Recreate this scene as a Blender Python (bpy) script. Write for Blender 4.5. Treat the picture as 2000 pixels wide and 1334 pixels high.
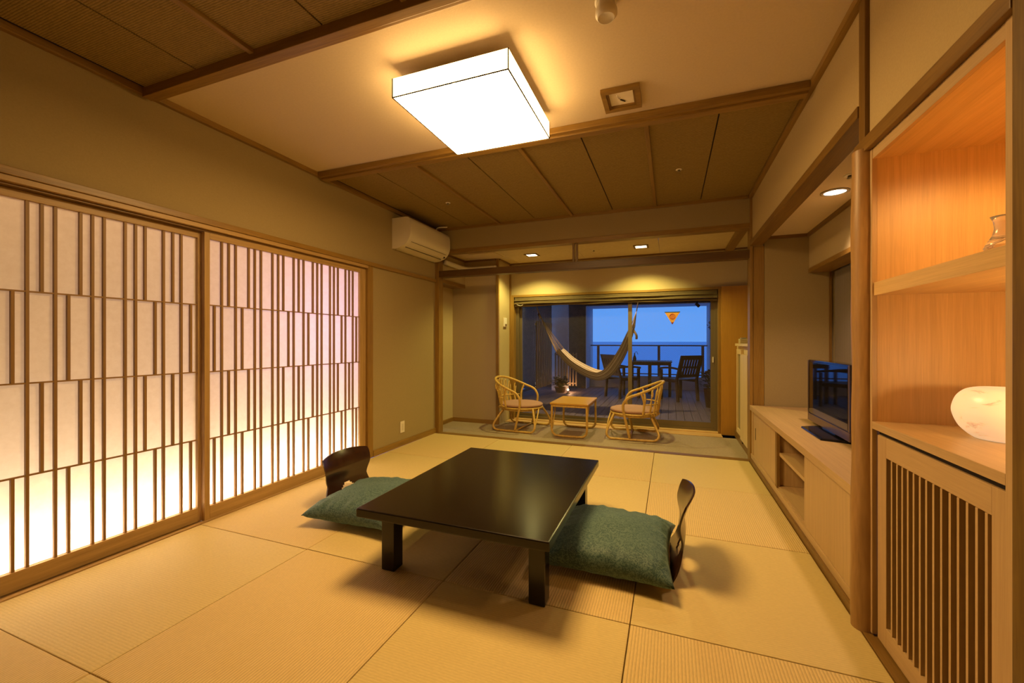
import bpy, bmesh, math, random
from mathutils import Vector, Matrix
random.seed(7)
C = bpy.context.scene.collection
for o in list(bpy.data.objects): bpy.data.objects.remove(o)
R = math.radians

# ------------------------------------------------------------------ camera
cam_d = bpy.data.cameras.new('camera'); cam_d.sensor_width = 36; cam_d.lens = 814/2000*36
cam_d.clip_start = 0.02; cam_d.clip_end = 60000
cam = bpy.data.objects.new('camera', cam_d); C.objects.link(cam)
cam.location = (0, 0, 1.12); cam.rotation_euler = (R(90), 0, R(20.77))
bpy.context.scene.camera = cam
vs = bpy.context.scene.view_settings
vs.view_transform = 'Standard'; vs.look = 'None'; vs.gamma = 1; vs.use_curve_mapping = False
vs.exposure = 0.0

# ------------------------------------------------------------------ world: dusk sky
W = bpy.data.worlds.new('dusk_sky'); bpy.context.scene.world = W; W.use_nodes = True
nt = W.node_tree; nt.nodes.clear()
wo = nt.nodes.new('ShaderNodeOutputWorld'); bg = nt.nodes.new('ShaderNodeBackground')
tc = nt.nodes.new('ShaderNodeTexCoord'); sx = nt.nodes.new('ShaderNodeSeparateXYZ'); cr = nt.nodes.new('ShaderNodeValToRGB')
nt.links.new(tc.outputs['Generated'], sx.inputs[0]); nt.links.new(sx.outputs['Z'], cr.inputs[0])
cr.color_ramp.elements[0].position = 0.0; cr.color_ramp.elements[0].color = (0.135, 0.41, 1.06, 1)
cr.color_ramp.elements[1].position = 0.6; cr.color_ramp.elements[1].color = (0.09, 0.29, 0.85, 1)
nt.links.new(cr.outputs[0], bg.inputs[0]); nt.links.new(bg.outputs[0], wo.inputs[0])
bg.inputs[1].default_value = 1.0

# ------------------------------------------------------------------ light levels
WARM = (1.0, 0.62, 0.235)
LAMP = 50.0          # radiance of the paper ceiling lamp
DOWN = (1.0, 0.84, 0.27)
def light(name, kind, loc, col, power, rot=(0,0,0), size=0.05, size_y=None, spot=None, blend=0.3):
    d = bpy.data.lights.new(name, kind); d.color = col; d.energy = power
    if kind == 'AREA':
        d.size = size
        if size_y: d.shape = 'RECTANGLE'; d.size_y = size_y
    else: d.shadow_soft_size = size
    if spot: d.spot_size = R(spot); d.spot_blend = blend
    o = bpy.data.objects.new(name, d); C.objects.link(o); o.location = loc; o.rotation_euler = rot
    return o
light('engawa_spot', 'SPOT', (-1.67, 5.13, 2.215), DOWN, 67, size=0.03, spot=134, blend=0.5)
light('engawa_spot', 'SPOT', (-0.32, 5.13, 2.215), DOWN, 67, size=0.03, spot=134, blend=0.5)
light('alcove_spot', 'SPOT', (1.00, 3.27, 2.07), (1.0, 0.65, 0.42), 58, size=0.06, spot=122, blend=0.6)
light('niche_spot', 'SPOT', (1.02, 1.50, 1.795), (1.0, 0.57, 0.19), 16, size=0.04, spot=170, blend=0.4)
light('niche_lower_fill', 'POINT', (1.05, 1.335, 1.02), (1.0, 0.62, 0.24), 4.2, size=0.03)  # unseen fill added behind the niche frame to brighten the lower compartment
# unseen strips added behind the paper screens as backlight, a weak one at head
light('screen_floor_strip', 'AREA', (-2.93, 1.75, 0.04), (1.0, 0.76, 0.54), 43, rot=(R(180), R(28), 0), size=0.06, size_y=2.9)
light('screen_head_strip', 'AREA', (-3.05, 1.75, 1.95), (1.0, 0.55, 0.26), 2.5, rot=(0, R(-30), 0), size=0.08, size_y=2.9)
light('screen_dusk_light', 'AREA', (-3.42, 2.80, 1.25), (0.75, 0.52, 1.0), 9, rot=(0, R(-90), 0), size=1.0, size_y=.8)  # added lilac panel, tints the right screen like cool light from outside

# ------------------------------------------------------------------ materials
MATS = {}
def newmat(name):
    m = bpy.data.materials.new(name); m.use_nodes = True
    n = m.node_tree; b = n.nodes['Principled BSDF']
    return m, n, b
def plain(name, col, rough=0.5, metal=0.0, spec=0.5, emit=None, es=0.0, noise=0.0, nscale=40, bump=0.0, bscale=200):
    if name in MATS: return MATS[name]
    m, n, b = newmat(name)
    b.inputs['Base Color'].default_value = (*col, 1); b.inputs['Roughness'].default_value = rough
    b.inputs['Metallic'].default_value = metal; b.inputs['Specular IOR Level'].default_value = spec
    if emit: b.inputs['Emission Color'].default_value = (*emit, 1); b.inputs['Emission Strength'].default_value = es
    if noise or bump:
        t = n.nodes.new('ShaderNodeTexCoord')
        if noise:
            x = n.nodes.new('ShaderNodeTexNoise'); x.inputs['Scale'].default_value = nscale; x.inputs['Detail'].default_value = 4
            n.links.new(t.outputs['Object'], x.inputs['Vector'])
            r = n.nodes.new('ShaderNodeValToRGB'); n.links.new(x.outputs['Fac'], r.inputs[0])
            r.color_ramp.elements[0].position = .3; r.color_ramp.elements[1].position = .7
            r.color_ramp.elements[0].color = tuple(c*(1-noise) for c in col)+(1,)
            r.color_ramp.elements[1].color = tuple(min(1, c*(1+noise)) for c in col)+(1,)
            n.links.new(r.outputs[0], b.inputs['Base Color'])
        if bump:
            x = n.nodes.new('ShaderNodeTexNoise'); x.inputs['Scale'].default_value = bscale; x.inputs['Detail'].default_value = 3
            n.links.new(t.outputs['Object'], x.inputs['Vector'])
            u = n.nodes.new('ShaderNodeBump'); u.inputs['Strength'].default_value = bump; u.inputs['Distance'].default_value = 0.002
            n.links.new(x.outputs['Fac'], u.inputs['Height']); n.links.new(u.outputs[0], b.inputs['Normal'])
    MATS[name] = m; return m
def wood(name, col, axis, var=0.25, rough=0.42, across=22.0, along=1.2, spec=0.4):
    """grain runs along axis x/y/z"""
    key = name+'_'+axis
    if key in MATS: return MATS[key]
    m, n, b = newmat(key)
    t = n.nodes.new('ShaderNodeTexCoord'); oi = n.nodes.new('ShaderNodeObjectInfo')
    mul = n.nodes.new('ShaderNodeMath'); mul.operation = 'MULTIPLY'; mul.inputs[1].default_value = 37.0
    n.links.new(oi.outputs['Random'], mul.inputs[0])
    add = n.nodes.new('ShaderNodeVectorMath'); add.operation = 'ADD'
    n.links.new(t.outputs['Object'], add.inputs[0]); n.links.new(mul.outputs[0], add.inputs[1])
    mp = n.nodes.new('ShaderNodeMapping')
    s = [across]*3; s['xyz'.index(axis)] = along; mp.inputs['Scale'].default_value = s
    n.links.new(add.outputs[0], mp.inputs['Vector'])
    x = n.nodes.new('ShaderNodeTexNoise'); x.inputs['Scale'].default_value = 1.0; x.inputs['Detail'].default_value = 3; x.inputs['Distortion'].default_value = .6
    x2 = n.nodes.new('ShaderNodeTexNoise'); x2.inputs['Scale'].default_value = 7.0; x2.inputs['Detail'].default_value = 3
    n.links.new(mp.outputs[0], x.inputs['Vector']); n.links.new(mp.outputs[0], x2.inputs['Vector'])
    mx = n.nodes.new('ShaderNodeMath'); mx.operation = 'MULTIPLY_ADD'; mx.inputs[1].default_value = .45
    n.links.new(x2.outputs['Fac'], mx.inputs[0])
    h = n.nodes.new('ShaderNodeMath'); h.operation = 'MULTIPLY'; h.inputs[1].default_value = .55
    n.links.new(x.outputs['Fac'], h.inputs[0]); n.links.new(h.outputs[0], mx.inputs[2])
    r = n.nodes.new('ShaderNodeValToRGB'); n.links.new(mx.outputs[0], r.inputs[0])
    r.color_ramp.elements[0].position = .33; r.color_ramp.elements[1].position = .66
    r.color_ramp.elements[0].color = (col[0]*(1-var), col[1]*(1-var*1.15), col[2]*(1-var*1.3), 1)
    r.color_ramp.elements[1].color = tuple(min(1, c*(1+var*.6)) for c in col)+(1,)
    n.links.new(r.outputs[0], b.inputs['Base Color'])
    u = n.nodes.new('ShaderNodeBump'); u.inputs['Strength'].default_value = .12; u.inputs['Distance'].default_value = .001
    n.links.new(mx.outputs[0], u.inputs['Height']); n.links.new(u.outputs[0], b.inputs['Normal'])
    b.inputs['Roughness'].default_value = rough; b.inputs['Specular IOR Level'].default_value = spec
    MATS[key] = m; return m
def ribbed(name, col, axis, period, depth=0.6, rough=.6, dark=.78, fleck=.12, dist=.0015):
    """straw weave: ribs repeat along axis"""
    if name in MATS: return MATS[name]
    m, n, b = newmat(name)
    t = n.nodes.new('ShaderNodeTexCoord'); s = n.nodes.new('ShaderNodeSeparateXYZ'); n.links.new(t.outputs['Object'], s.inputs[0])
    k = n.nodes.new('ShaderNodeMath'); k.operation = 'MULTIPLY'; k.inputs[1].default_value = 2*math.pi/period
    n.links.new(s.outputs['XYZ'.index(axis)], k.inputs[0])
    sn = n.nodes.new('ShaderNodeMath'); sn.operation = 'SINE'; n.links.new(k.outputs[0], sn.inputs[0])
    mr = n.nodes.new('ShaderNodeMapRange'); mr.inputs[1].default_value = -1; mr.inputs[2].default_value = 1
    n.links.new(sn.outputs[0], mr.inputs[0])
    no = n.nodes.new('ShaderNodeTexNoise'); no.inputs['Scale'].default_value = 1; no.inputs['Detail'].default_value = 4
    mp = n.nodes.new('ShaderNodeMapping'); sc = [60, 60, 60]; sc['XYZ'.index(axis)] = 260; mp.inputs['Scale'].default_value = sc
    n.links.new(t.outputs['Object'], mp.inputs[0]); n.links.new(mp.outputs[0], no.inputs['Vector'])
    r = n.nodes.new('ShaderNodeValToRGB'); n.links.new(mr.outputs[0], r.inputs[0])
    r.color_ramp.elements[0].position = 0.0; r.color_ramp.elements[1].position = .45
    r.color_ramp.elements[0].color = tuple(c*dark for c in col)+(1,); r.color_ramp.elements[1].color = (*col, 1)
    mixn = n.nodes.new('ShaderNodeMixRGB'); mixn.blend_type = 'MULTIPLY'; mixn.inputs[0].default_value = 1
    rr = n.nodes.new('ShaderNodeValToRGB'); n.links.new(no.outputs['Fac'], rr.inputs[0])
    rr.color_ramp.elements[0].position = .3; rr.color_ramp.elements[1].position = .7
    rr.color_ramp.elements[0].color = (1-fleck,)*3+(1,); rr.color_ramp.elements[1].color = (1, 1, 1, 1)
    n.links.new(r.outputs[0], mixn.inputs[1]); n.links.new(rr.outputs[0], mixn.inputs[2]); n.links.new(mixn.outputs[0], b.inputs['Base Color'])
    u = n.nodes.new('ShaderNodeBump'); u.inputs['Strength'].default_value = depth; u.inputs['Distance'].default_value = dist
    n.links.new(mr.outputs[0], u.inputs['Height']); n.links.new(u.outputs[0], b.inputs['Normal'])
    b.inputs['Roughness'].default_value = rough; b.inputs['Specular IOR Level'].default_value = .25
    MATS[name] = m; return m

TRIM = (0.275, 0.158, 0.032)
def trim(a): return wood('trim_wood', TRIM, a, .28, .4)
def darktrim(a): return wood('dark_trim_wood', (0.205, 0.112, 0.022), a, .3, .42)  # darker tone of the trim wood
def screenwood(a): return wood('screen_cedar', (0.42, 0.27, 0.10), a, .25, .45, 40)
def lath(a): return wood('lath_wood', (0.27, 0.155, 0.050), a, .25, .5, 60)
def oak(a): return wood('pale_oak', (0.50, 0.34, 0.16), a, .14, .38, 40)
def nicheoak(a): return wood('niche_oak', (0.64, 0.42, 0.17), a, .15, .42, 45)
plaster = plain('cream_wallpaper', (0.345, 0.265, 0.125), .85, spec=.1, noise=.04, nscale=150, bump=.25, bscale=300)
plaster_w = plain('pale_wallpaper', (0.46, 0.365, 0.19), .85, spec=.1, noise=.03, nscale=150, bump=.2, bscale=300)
ceil_m = plain('ceiling_paper', (0.66, 0.54, 0.36), .9, spec=.1, noise=.03, nscale=90, bump=.35, bscale=260)
weave_m = ribbed('woven_ceiling', (0.37, 0.25, 0.075), 'Y', .0095, .7, .7, .6, .35)
matA = ribbed('tatami_rib', (0.70, 0.525, 0.22), 'X', .0115, .55, .55, .74)
matB = ribbed('tatami_plain', (0.645, 0.505, 0.205), 'Y', .0115, .18, .5, .92)
rush = ribbed('rush_carpet', (0.46, 0.36, 0.22), 'Y', .008, .6, .8, .6, .35)
black = plain('black_lacquer', (0.009, 0.006, 0.004), .20, spec=.5, noise=.2, nscale=6, bump=.05, bscale=60)
bentply = wood('bent_plywood', (0.034, 0.013, 0.007), 'z', .4, .20, 30, 2, .7)
aircon = plain('white_plastic', (0.72, 0.66, 0.52), .35)
bright = plain('bright_plastic', (0.9, 0.84, 0.68), .4)
rattan = wood('rattan', (0.60, 0.395, 0.095), 'z', .3, .38, 60, 14)
aluminium = plain('champagne_aluminium', (0.20, 0.16, 0.09), .4, .5)
darkm = plain('dark_gap', (0.015, 0.010, 0.006), .8)
white = plain('white_paint', (0.75, 0.68, 0.55), .5)
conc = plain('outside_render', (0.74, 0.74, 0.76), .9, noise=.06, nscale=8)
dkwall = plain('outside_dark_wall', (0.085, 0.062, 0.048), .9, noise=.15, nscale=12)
deckw = wood('deck_wood', (0.24, 0.20, 0.20), 'y', .25, .6, 30)
teak = wood('teak', (0.10, 0.055, 0.028), 'z', .3, .5, 30)

# paper: light comes through from behind
paper = bpy.data.materials.new('screen_paper'); paper.use_nodes = True
n = paper.node_tree; n.nodes.clear()
o_ = n.nodes.new('ShaderNodeOutputMaterial'); mxs = n.nodes.new('ShaderNodeMixShader'); tr = n.nodes.new('ShaderNodeBsdfTranslucent'); df = n.nodes.new('ShaderNodeBsdfDiffuse')
t = n.nodes.new('ShaderNodeTexCoord'); no = n.nodes.new('ShaderNodeTexNoise'); no.inputs['Scale'].default_value = 26; no.inputs['Detail'].default_value = 8; no.inputs['Roughness'].default_value = .7
r = n.nodes.new('ShaderNodeValToRGB'); r.color_ramp.elements[0].color = (.86, .79, .67, 1); r.color_ramp.elements[1].color = (.92, .86, .75, 1)
r.color_ramp.elements[0].position = .35; r.color_ramp.elements[1].position = .65
n.links.new(t.outputs['Object'], no.inputs[0]); n.links.new(no.outputs['Fac'], r.inputs[0]); n.links.new(r.outputs[0], tr.inputs[0]); n.links.new(r.outputs[0], df.inputs[0])
mxs.inputs[0].default_value = .38; n.links.new(tr.outputs[0], mxs.inputs[1]); n.links.new(df.outputs[0], mxs.inputs[2]); n.links.new(mxs.outputs[0], o_.inputs[0])
# window glass: thin sheet, clear with a faint mirror
def sheet_glass(name, tint, refl=1.0):
    g = bpy.data.materials.new(name); g.use_nodes = True; n = g.node_tree; n.nodes.clear()
    o_ = n.nodes.new('ShaderNodeOutputMaterial'); mx = n.nodes.new('ShaderNodeMixShader'); tp = n.nodes.new('ShaderNodeBsdfTransparent'); gl = n.nodes.new('ShaderNodeBsdfGlossy')
    fr = n.nodes.new('ShaderNodeFresnel'); fr.inputs[0].default_value = 1.5; k = n.nodes.new('ShaderNodeMath'); k.operation = 'MULTIPLY'; k.inputs[1].default_value = refl
    tp.inputs[0].default_value = (*tint, 1); gl.inputs[1].default_value = 0.0
    n.links.new(fr.outputs[0], k.inputs[0]); n.links.new(k.outputs[0], mx.inputs[0]); n.links.new(tp.outputs[0], mx.inputs[1]); n.links.new(gl.outputs[0], mx.inputs[2]); n.links.new(mx.outputs[0], o_.inputs[0])
    return g
glass = sheet_glass('window_glass', (.90, .93, .95), 1.3)

def lampmat(name, col, s, vein=0.0):
    m = bpy.data.materials.new(name); m.use_nodes = True; n = m.node_tree; n.nodes.clear()
    o_ = n.nodes.new('ShaderNodeOutputMaterial'); e = n.nodes.new('ShaderNodeEmission'); e.inputs[0].default_value = (*col, 1); e.inputs[1].default_value = s
    n.links.new(e.outputs[0], o_.inputs[0]); return m
lamp_m = lampmat('lit_paper_shade', WARM, LAMP)
bulb_m = lampmat('lit_lamp', (1, .8, .45), 9)
bulb_w = lampmat('lit_alcove_lamp', (1, .9, .75), 7)

# ------------------------------------------------------------------ mesh helpers
def world_of(o):
    v = Vector((0, 0, 0))
    while o: v = v + o.location; o = o.parent
    return v
class MB:
    def __init__(s): s.v = []; s.f = []; s.sm = []
    def add(s, vs_, fs, smooth=False):
        b = len(s.v); s.v += [tuple(p) for p in vs_]; s.f += [tuple(b+i for i in f) for f in fs]; s.sm += [smooth]*len(fs); return s
    def box(s, x0, x1, y0, y1, z0, z1, bev=0.0):
        if bev <= 0:
            P = [(x, y, z) for z in (z0, z1) for y in (y0, y1) for x in (x0, x1)]
            return s.add(P, [(0,2,3,1), (4,5,7,6), (0,1,5,4), (2,6,7,3), (0,4,6,2), (1,3,7,5)])
        bm = bmesh.new(); bmesh.ops.create_cube(bm, size=1)
        for v in bm.verts: v.co = Vector(((x0+x1)/2+v.co.x*(x1-x0), (y0+y1)/2+v.co.y*(y1-y0), (z0+z1)/2+v.co.z*(z1-z0)))
        bmesh.ops.bevel(bm, geom=list(bm.edges), offset=bev, segments=2, affect='EDGES', profile=.6)
        return s.frombm(bm)
    def frombm(s, bm, smooth=False):
        bm.verts.ensure_lookup_table(); bm.verts.index_update()
        s.add([v.co.copy() for v in bm.verts], [[v.index for v in f.verts] for f in bm.faces], smooth); bm.free(); return s
    def tube(s, pts, r, n=8, closed=False, samples=6, smooth=True, cat=True):
        P = [Vector(p) for p in pts]
        if cat and len(P) > 2:
            Q = []; N = len(P); rng = range(N if closed else N-1)
            for i in rng:
                a = P[(i-1) % N] if (closed or i > 0) else P[0]; b = P[i]; c = P[(i+1) % N]; d = P[(i+2) % N] if (closed or i+2 < N) else P[-1]
                for k in range(samples):
                    t_ = k/samples
                    Q.append(0.5*((2*b)+(c-a)*t_+(2*a-5*b+4*c-d)*t_*t_+(-a+3*b-3*c+d)*t_**3))
            if not closed: Q.append(P[-1])
            P = Q
        rs = r if isinstance(r, (list, tuple)) else None
        N = len(P); vs_ = []; up = None
        for i in range(N):
            if closed: T = P[(i+1) % N]-P[i-1]
            else: T = P[min(i+1, N-1)]-P[max(i-1, 0)]
            T.normalize()
            if up is None:
                up = Vector((0, 0, 1)) if abs(T.z) < .9 else Vector((1, 0, 0))
            up = (up-T*up.dot(T)).normalized(); sd = T.cross(up)
            rr = (rs[0]+(rs[1]-rs[0])*i/(N-1)) if rs else r
            for k in range(n):
                a = 2*math.pi*k/n; vs_.append(P[i]+(up*math.cos(a)+sd*math.sin(a))*rr)
        fs = []
        for i in range(N if closed else N-1):
            for k in range(n):
                j = (i+1) % N; fs.append((i*n+k, i*n+(k+1) % n, j*n+(k+1) % n, j*n+k))
        if not closed: fs += [tuple(range(n))[::-1], tuple((N-1)*n+k for k in range(n))]
        return s.add(vs_, fs, smooth)
    def lathe(s, prof, cx=0, cy=0, n=32, smooth=True, sx=1, sy=1):
        vs_ = []; m = len(prof)
        for k in range(n):
            a = 2*math.pi*k/n
            for r_, z in prof: vs_.append((cx+r_*math.cos(a)*sx, cy+r_*math.sin(a)*sy, z))
        fs = [(k*m+i, ((k+1) % n)*m+i, ((k+1) % n)*m+i+1, k*m+i+1) for k in range(n) for i in range(m-1)]
        return s.add(vs_, fs, smooth)
    def disc(s, cx, cy, z, r, n=24): return s.add([(cx+r*math.cos(2*math.pi*k/n), cy+r*math.sin(2*math.pi*k/n), z) for k in range(n)], [tuple(range(n))])
    def build(s, name, mat, parent=None):
        lo = Vector([min(p[i] for p in s.v) for i in range(3)]); hi = Vector([max(p[i] for p in s.v) for i in range(3)])
        c = (lo+hi)/2
        if parent is None: c.z = lo.z
        me = bpy.data.meshes.new(name); me.from_pydata([tuple(Vector(p)-c) for p in s.v], [], s.f)
        me.polygons.foreach_set('use_smooth', s.sm); me.materials.append(mat); me.update()
        o = bpy.data.objects.new(name, me); C.objects.link(o)
        if parent: o.parent = parent; o.location = c-world_of(parent)
        else: o.location = c
        return o
def box(name, mat, parent, *a, bev=0.0): return MB().box(*a, bev=bev).build(name, mat, parent)
def tag(o, label=None, cat=None, group=None, kind=None):
    if label: o['label'] = label
    if cat: o['category'] = cat
    if group: o['group'] = group
    if kind: o['kind'] = kind
    return o
def thing(name, label, cat, loc=(0, 0, 0), group=None):
    o = bpy.data.objects.new(name, None); C.objects.link(o); o.location = loc; o.empty_display_size = .1
    return tag(o, label, cat, group)
def struct(o, label=None): o['kind'] = 'structure'; return tag(o, label) if label else o
def setting(name, loc=(0, 0, 0)):
    o = bpy.data.objects.new(name, None); C.objects.link(o); o.location = loc; o['kind'] = 'structure'; return o
def copy_tree(o, parent=None):
    c = o.copy(); C.objects.link(c)
    if parent: c.parent = parent
    for ch in [x for x in bpy.data.objects if x.parent == o]: copy_tree(ch, c)
    return c

# ------------------------------------------------------------------ room constants
XL, XR, ZC = -2.70, 0.72, 2.495
YT = 4.454            # line between tatami and sun porch
YW = 5.63             # plane of the big window
YB = -1.35            # behind the camera

# ------------------------------------------------------------------ floor and tatami mats
fl = struct(box('floor', darkm, None, XL-.02, XR+.75, YB, YT, -.14, -.062))
XS = [XL+.012, -1.832, -.993, -.149, .692]; YS = [-.995+.001, -.09, .812, 1.711, 2.618, 3.506, YT-.022]
for j in range(6):
    for i in range(4):
        g = .0016; m = matA if (i+j) % 2 == 1 else matB
        zz = random.uniform(-.0012, .0006)
        box('tatami_mat', m, fl, XS[i]+g, XS[i+1]-g, YS[j]+g, YS[j+1]-g, -.06, zz, bev=.004)
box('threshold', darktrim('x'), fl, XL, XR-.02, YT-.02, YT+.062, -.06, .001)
fe = struct(box('floor_sunporch', darkm, None, XL-.2, XR+.6, YT, YW+.15, -.14, -.062))
box('rush_carpet', rush, fe, XL-.17, XR+.02, YT+.064, 5.41, -.06, .0, bev=.002)
box('sill_board', wood('sill_wood', (.60, .38, .14), 'x', .15), fe, -2.16, .575, 5.413, YW-.03, -.06, .006, bev=.003)

# ------------------------------------------------------------------ ceiling
cl = struct(box('ceiling', ceil_m, None, XL-.02, XR+.1, 1.43, 2.66, ZC, ZC+.05))
cd = struct(box('ceiling_dark_bay', darkm, None, XL-.02, XR+.1, YB, 1.43, ZC+.012, ZC+.05))
ce = struct(box('ceiling_dark_bay', darkm, None, XL-.02, XR+.1, 2.66, YT, ZC+.012, ZC+.05))
xs = [-2.66, -2.235, -1.84, -1.41, -.99, -.56, -.14, .277, .70]
for par, y0, y1 in ((cd, YB, 1.40), (ce, 2.685, YT-.02)):
    for k in range(len(xs)-1):
        x0, x1 = xs[k], xs[k+1]
        # odd boundaries are open grooves, even ones carry a batten
        a = x0+(.004 if k % 2 == 1 else .012); b = x1-(.004 if k % 2 == 0 else .012)
        box('ceiling_panel', weave_m, par, a, b, y0, y1, ZC-.003, ZC+.009, bev=.002)
    for k in (2, 4, 6): box('batten', trim('y'), par, xs[k]-.014, xs[k]+.014, y0, y1, ZC-.022, ZC+.004, bev=.003)
for nm, y0, y1 in (('trim_1', 1.398, 1.475), ('trim_2', 2.600, 2.690)):
    t = setting(nm, (-1, (y0+y1)/2, ZC))
    if nm == 'trim_1':
        box('beam', trim('x'), t, XL+.03, XR-.03, y0, y0+.045, ZC-.052, ZC, bev=.003); box('beam_lip', trim('x'), t, XL+.03, XR-.03, y0+.045, y1, ZC-.036, ZC, bev=.003)
    else:
        box('beam', trim('x'), t, XL+.03, XR-.03, y0+.035, y1, ZC-.052, ZC, bev=.003); box('beam_lip', trim('x'), t, XL+.03, XR-.03, y0, y0+.035, ZC-.040, ZC, bev=.003)
for k, (a) in enumerate([(XL, XL+.03, YB, YT), (XR-.03, XR, YB, YT)]):
    struct(box('trim_%d' % (3+k), trim('y'), None, *a, 2.462, ZC+.005, bev=.002))
struct(box('trim_5', trim('x'), None, XL+.03, XR-.03, YT-.024, YT, 2.462, ZC+.008, bev=.002))

# ------------------------------------------------------------------ left wall
DZ = 1.80
wl = MB(); wl.box(XL-.10, XL, YB, .30, 0, ZC); wl.box(XL-.10, XL, .30, 3.295, 1.86, ZC); wl.box(XL-.10, XL, 3.295, YT-.002, 0, ZC)
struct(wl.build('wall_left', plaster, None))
plaster_lit = plain('cream_wallpaper_lit_right', (0.50, 0.38, 0.18), .85, spec=.1, noise=.04, nscale=150, bump=.25, bscale=300)  # paler copy of the cream wallpaper, extra light on the right walls painted in
struct(box('wall_back', plaster, None, XL-.1, XR+.8, YB-.08, YB, -.1, ZC+.05))
struct(box('baseboard_left', trim('y'), None, XL, XL+.016, 3.30, YT-.002, .0, .062, bev=.002))
t = setting('trim_6', (XL, 2, 1.83))        # long wall rail above the screens, in steps
box('rail', trim('y'), t, XL, XL+.022, YB, YT-.004, 1.845, 1.882, bev=.003)
box('head_track', screenwood('y'), t, XL-.10, XL+.012, .30, 3.235, 1.818, 1.845, bev=.002)
box('track_groove', darktrim('y'), t, XL-.10, XL-.012, .30, 3.235, 1.808, 1.818)
box('post_beside_screens', trim('z'), t, XL-.09, XL+.012, 3.225, 3.297, .0, 1.845, bev=.003)
t = setting('trim_7', (XL, 1.7, 0))
box('sill_track', darktrim('y'), t, XL-.10, XL+.010, .30, 3.225, -.06, -.006)
box('sill_runner', screenwood('y'), t, XL-.018, XL+.010, .30, 3.225, -.006, .003, bev=.001)

ROWS = [.083, .504, .928, 1.350, 1.767]
def screen(name, xf, y0, y1, full, short_a, short_b, st0, st1):
    """paper screen, xf = room face; short_a laths in rows 1 and 3 from the top, short_b in rows 2 and 4"""
    d = setting(name, (xf, (y0+y1)/2, 0)); th = .030
    box('stile', screenwood('z'), d, xf-th, xf, y0, y0+st0, -.003, 1.806, bev=.002)
    box('stile', screenwood('z'), d, xf-th, xf, y1-st1, y1, -.003, 1.806, bev=.002)
    box('bottom_rail', screenwood('y'), d, xf-th, xf, y0+st0, y1-st1, -.003, ROWS[0], bev=.002)
    box('top_rail', screenwood('y'), d, xf-th, xf, y0+st0, y1-st1, ROWS[4], 1.806, bev=.002)
    a, b = y0+st0, y1-st1; xl = xf-.005
    for z in ROWS[1:4]: box('cross_lath', lath('y'), d, xl-.014, xl-.001, a, b, z-.0035, z+.0035)
    w = .0058
    for y in full: box('lath', lath('z'), d, xl-.015, xl, y-w, y+w, ROWS[0], ROWS[4])
    for y in short_a:
        for r0, r1 in ((3, 4), (1, 2)): box('lath', lath('z'), d, xl-.015, xl, y-w, y+w, ROWS[r0]+.003, ROWS[r1]-(0 if r1 == 4 else .003))
    for y in short_b:
        for r0, r1 in ((2, 3), (0, 1)): box('lath', lath('z'), d, xl-.015, xl, y-w, y+w, ROWS[r0]+(0 if r0 == 0 else .003), ROWS[r1]-.003)
    MB().add([(xf-.0225, a-.005, .07), (xf-.0225, b+.005, .07), (xf-.0225, b+.005, 1.78), (xf-.0225, a-.005, 1.78)], [(0, 1, 2, 3)]).build('paper', paper, d)
    return d
screen('door_1', XL-.052, .33, 1.765, [.445, .537, .630, .676, .815, .907, 1.0, 1.094, 1.232, 1.279, 1.369, 1.416, 1.552, 1.646], [.491, .722, .861, 1.048, 1.186, 1.461, 1.601], [.40, .583, .768, .954, 1.141, 1.510, 1.700], .03, .03)
screen('door_2', XL-.014, 1.750, 3.222, [1.864, 1.957, 2.095, 2.142, 2.234, 2.282, 2.418, 2.511, 2.649, 2.695, 2.787, 2.832, 2.969, 3.061],
       [1.910, 2.049, 2.326, 2.465, 2.603, 2.878, 3.015], [1.817, 2.003, 2.371, 2.559, 2.922, 3.107], .033, .078)
# space behind the screens
cv = MB(); cv.box(XL-.85, XL-.80, .2, 3.4, -.1, 2.2); cv.box(XL-.80, XL-.10, .2, .25, -.1, 2.2); cv.box(XL-.80, XL-.10, 3.35, 3.4, -.1, 2.2)
cv.box(XL-.80, XL-.10, .25, 3.35, -.1, -.02); cv.box(XL-.80, XL-.10, .25, 3.35, 2.1, 2.15)
struct(cv.build('wall_behind_screens', plain('cavity_paint', (.42, .36, .28), .9), None))

# ------------------------------------------------------------------ transom beams between the room and the sun porch
struct(box('wall_transom', plaster, None, XL, XR+.02, YT, YT+.09, 2.235, ZC+.04))
t = setting('trim_8', (-1, YT, 2.2))
box('upper_beam', trim('x'), t, XL+.055, XR-.02, YT-.004, YT+.105, 2.188, 2.235, bev=.003)
box('lintel', wood('lintel_wood', (.105, .054, .014), 'x', .3, .42), t, XL+.055, XR-.02, YT-.002, YT+.10, 1.905, 1.983, bev=.003)
for x in (-.985, -.950): box('strut', darktrim('z'), t, x-.012, x+.012, YT+.03, YT+.06, 1.983, 2.188, bev=.002)
struct(box('trim_9', trim('z'), None, XL-.002, XL+.053, YT, YT+.10, -.003, 2.235, bev=.003))
# right corner post
struct(box('trim_10', trim('z'), None, .699, .725, YT-.012, YT+.11, -.003, 2.462, bev=.003))

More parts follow.
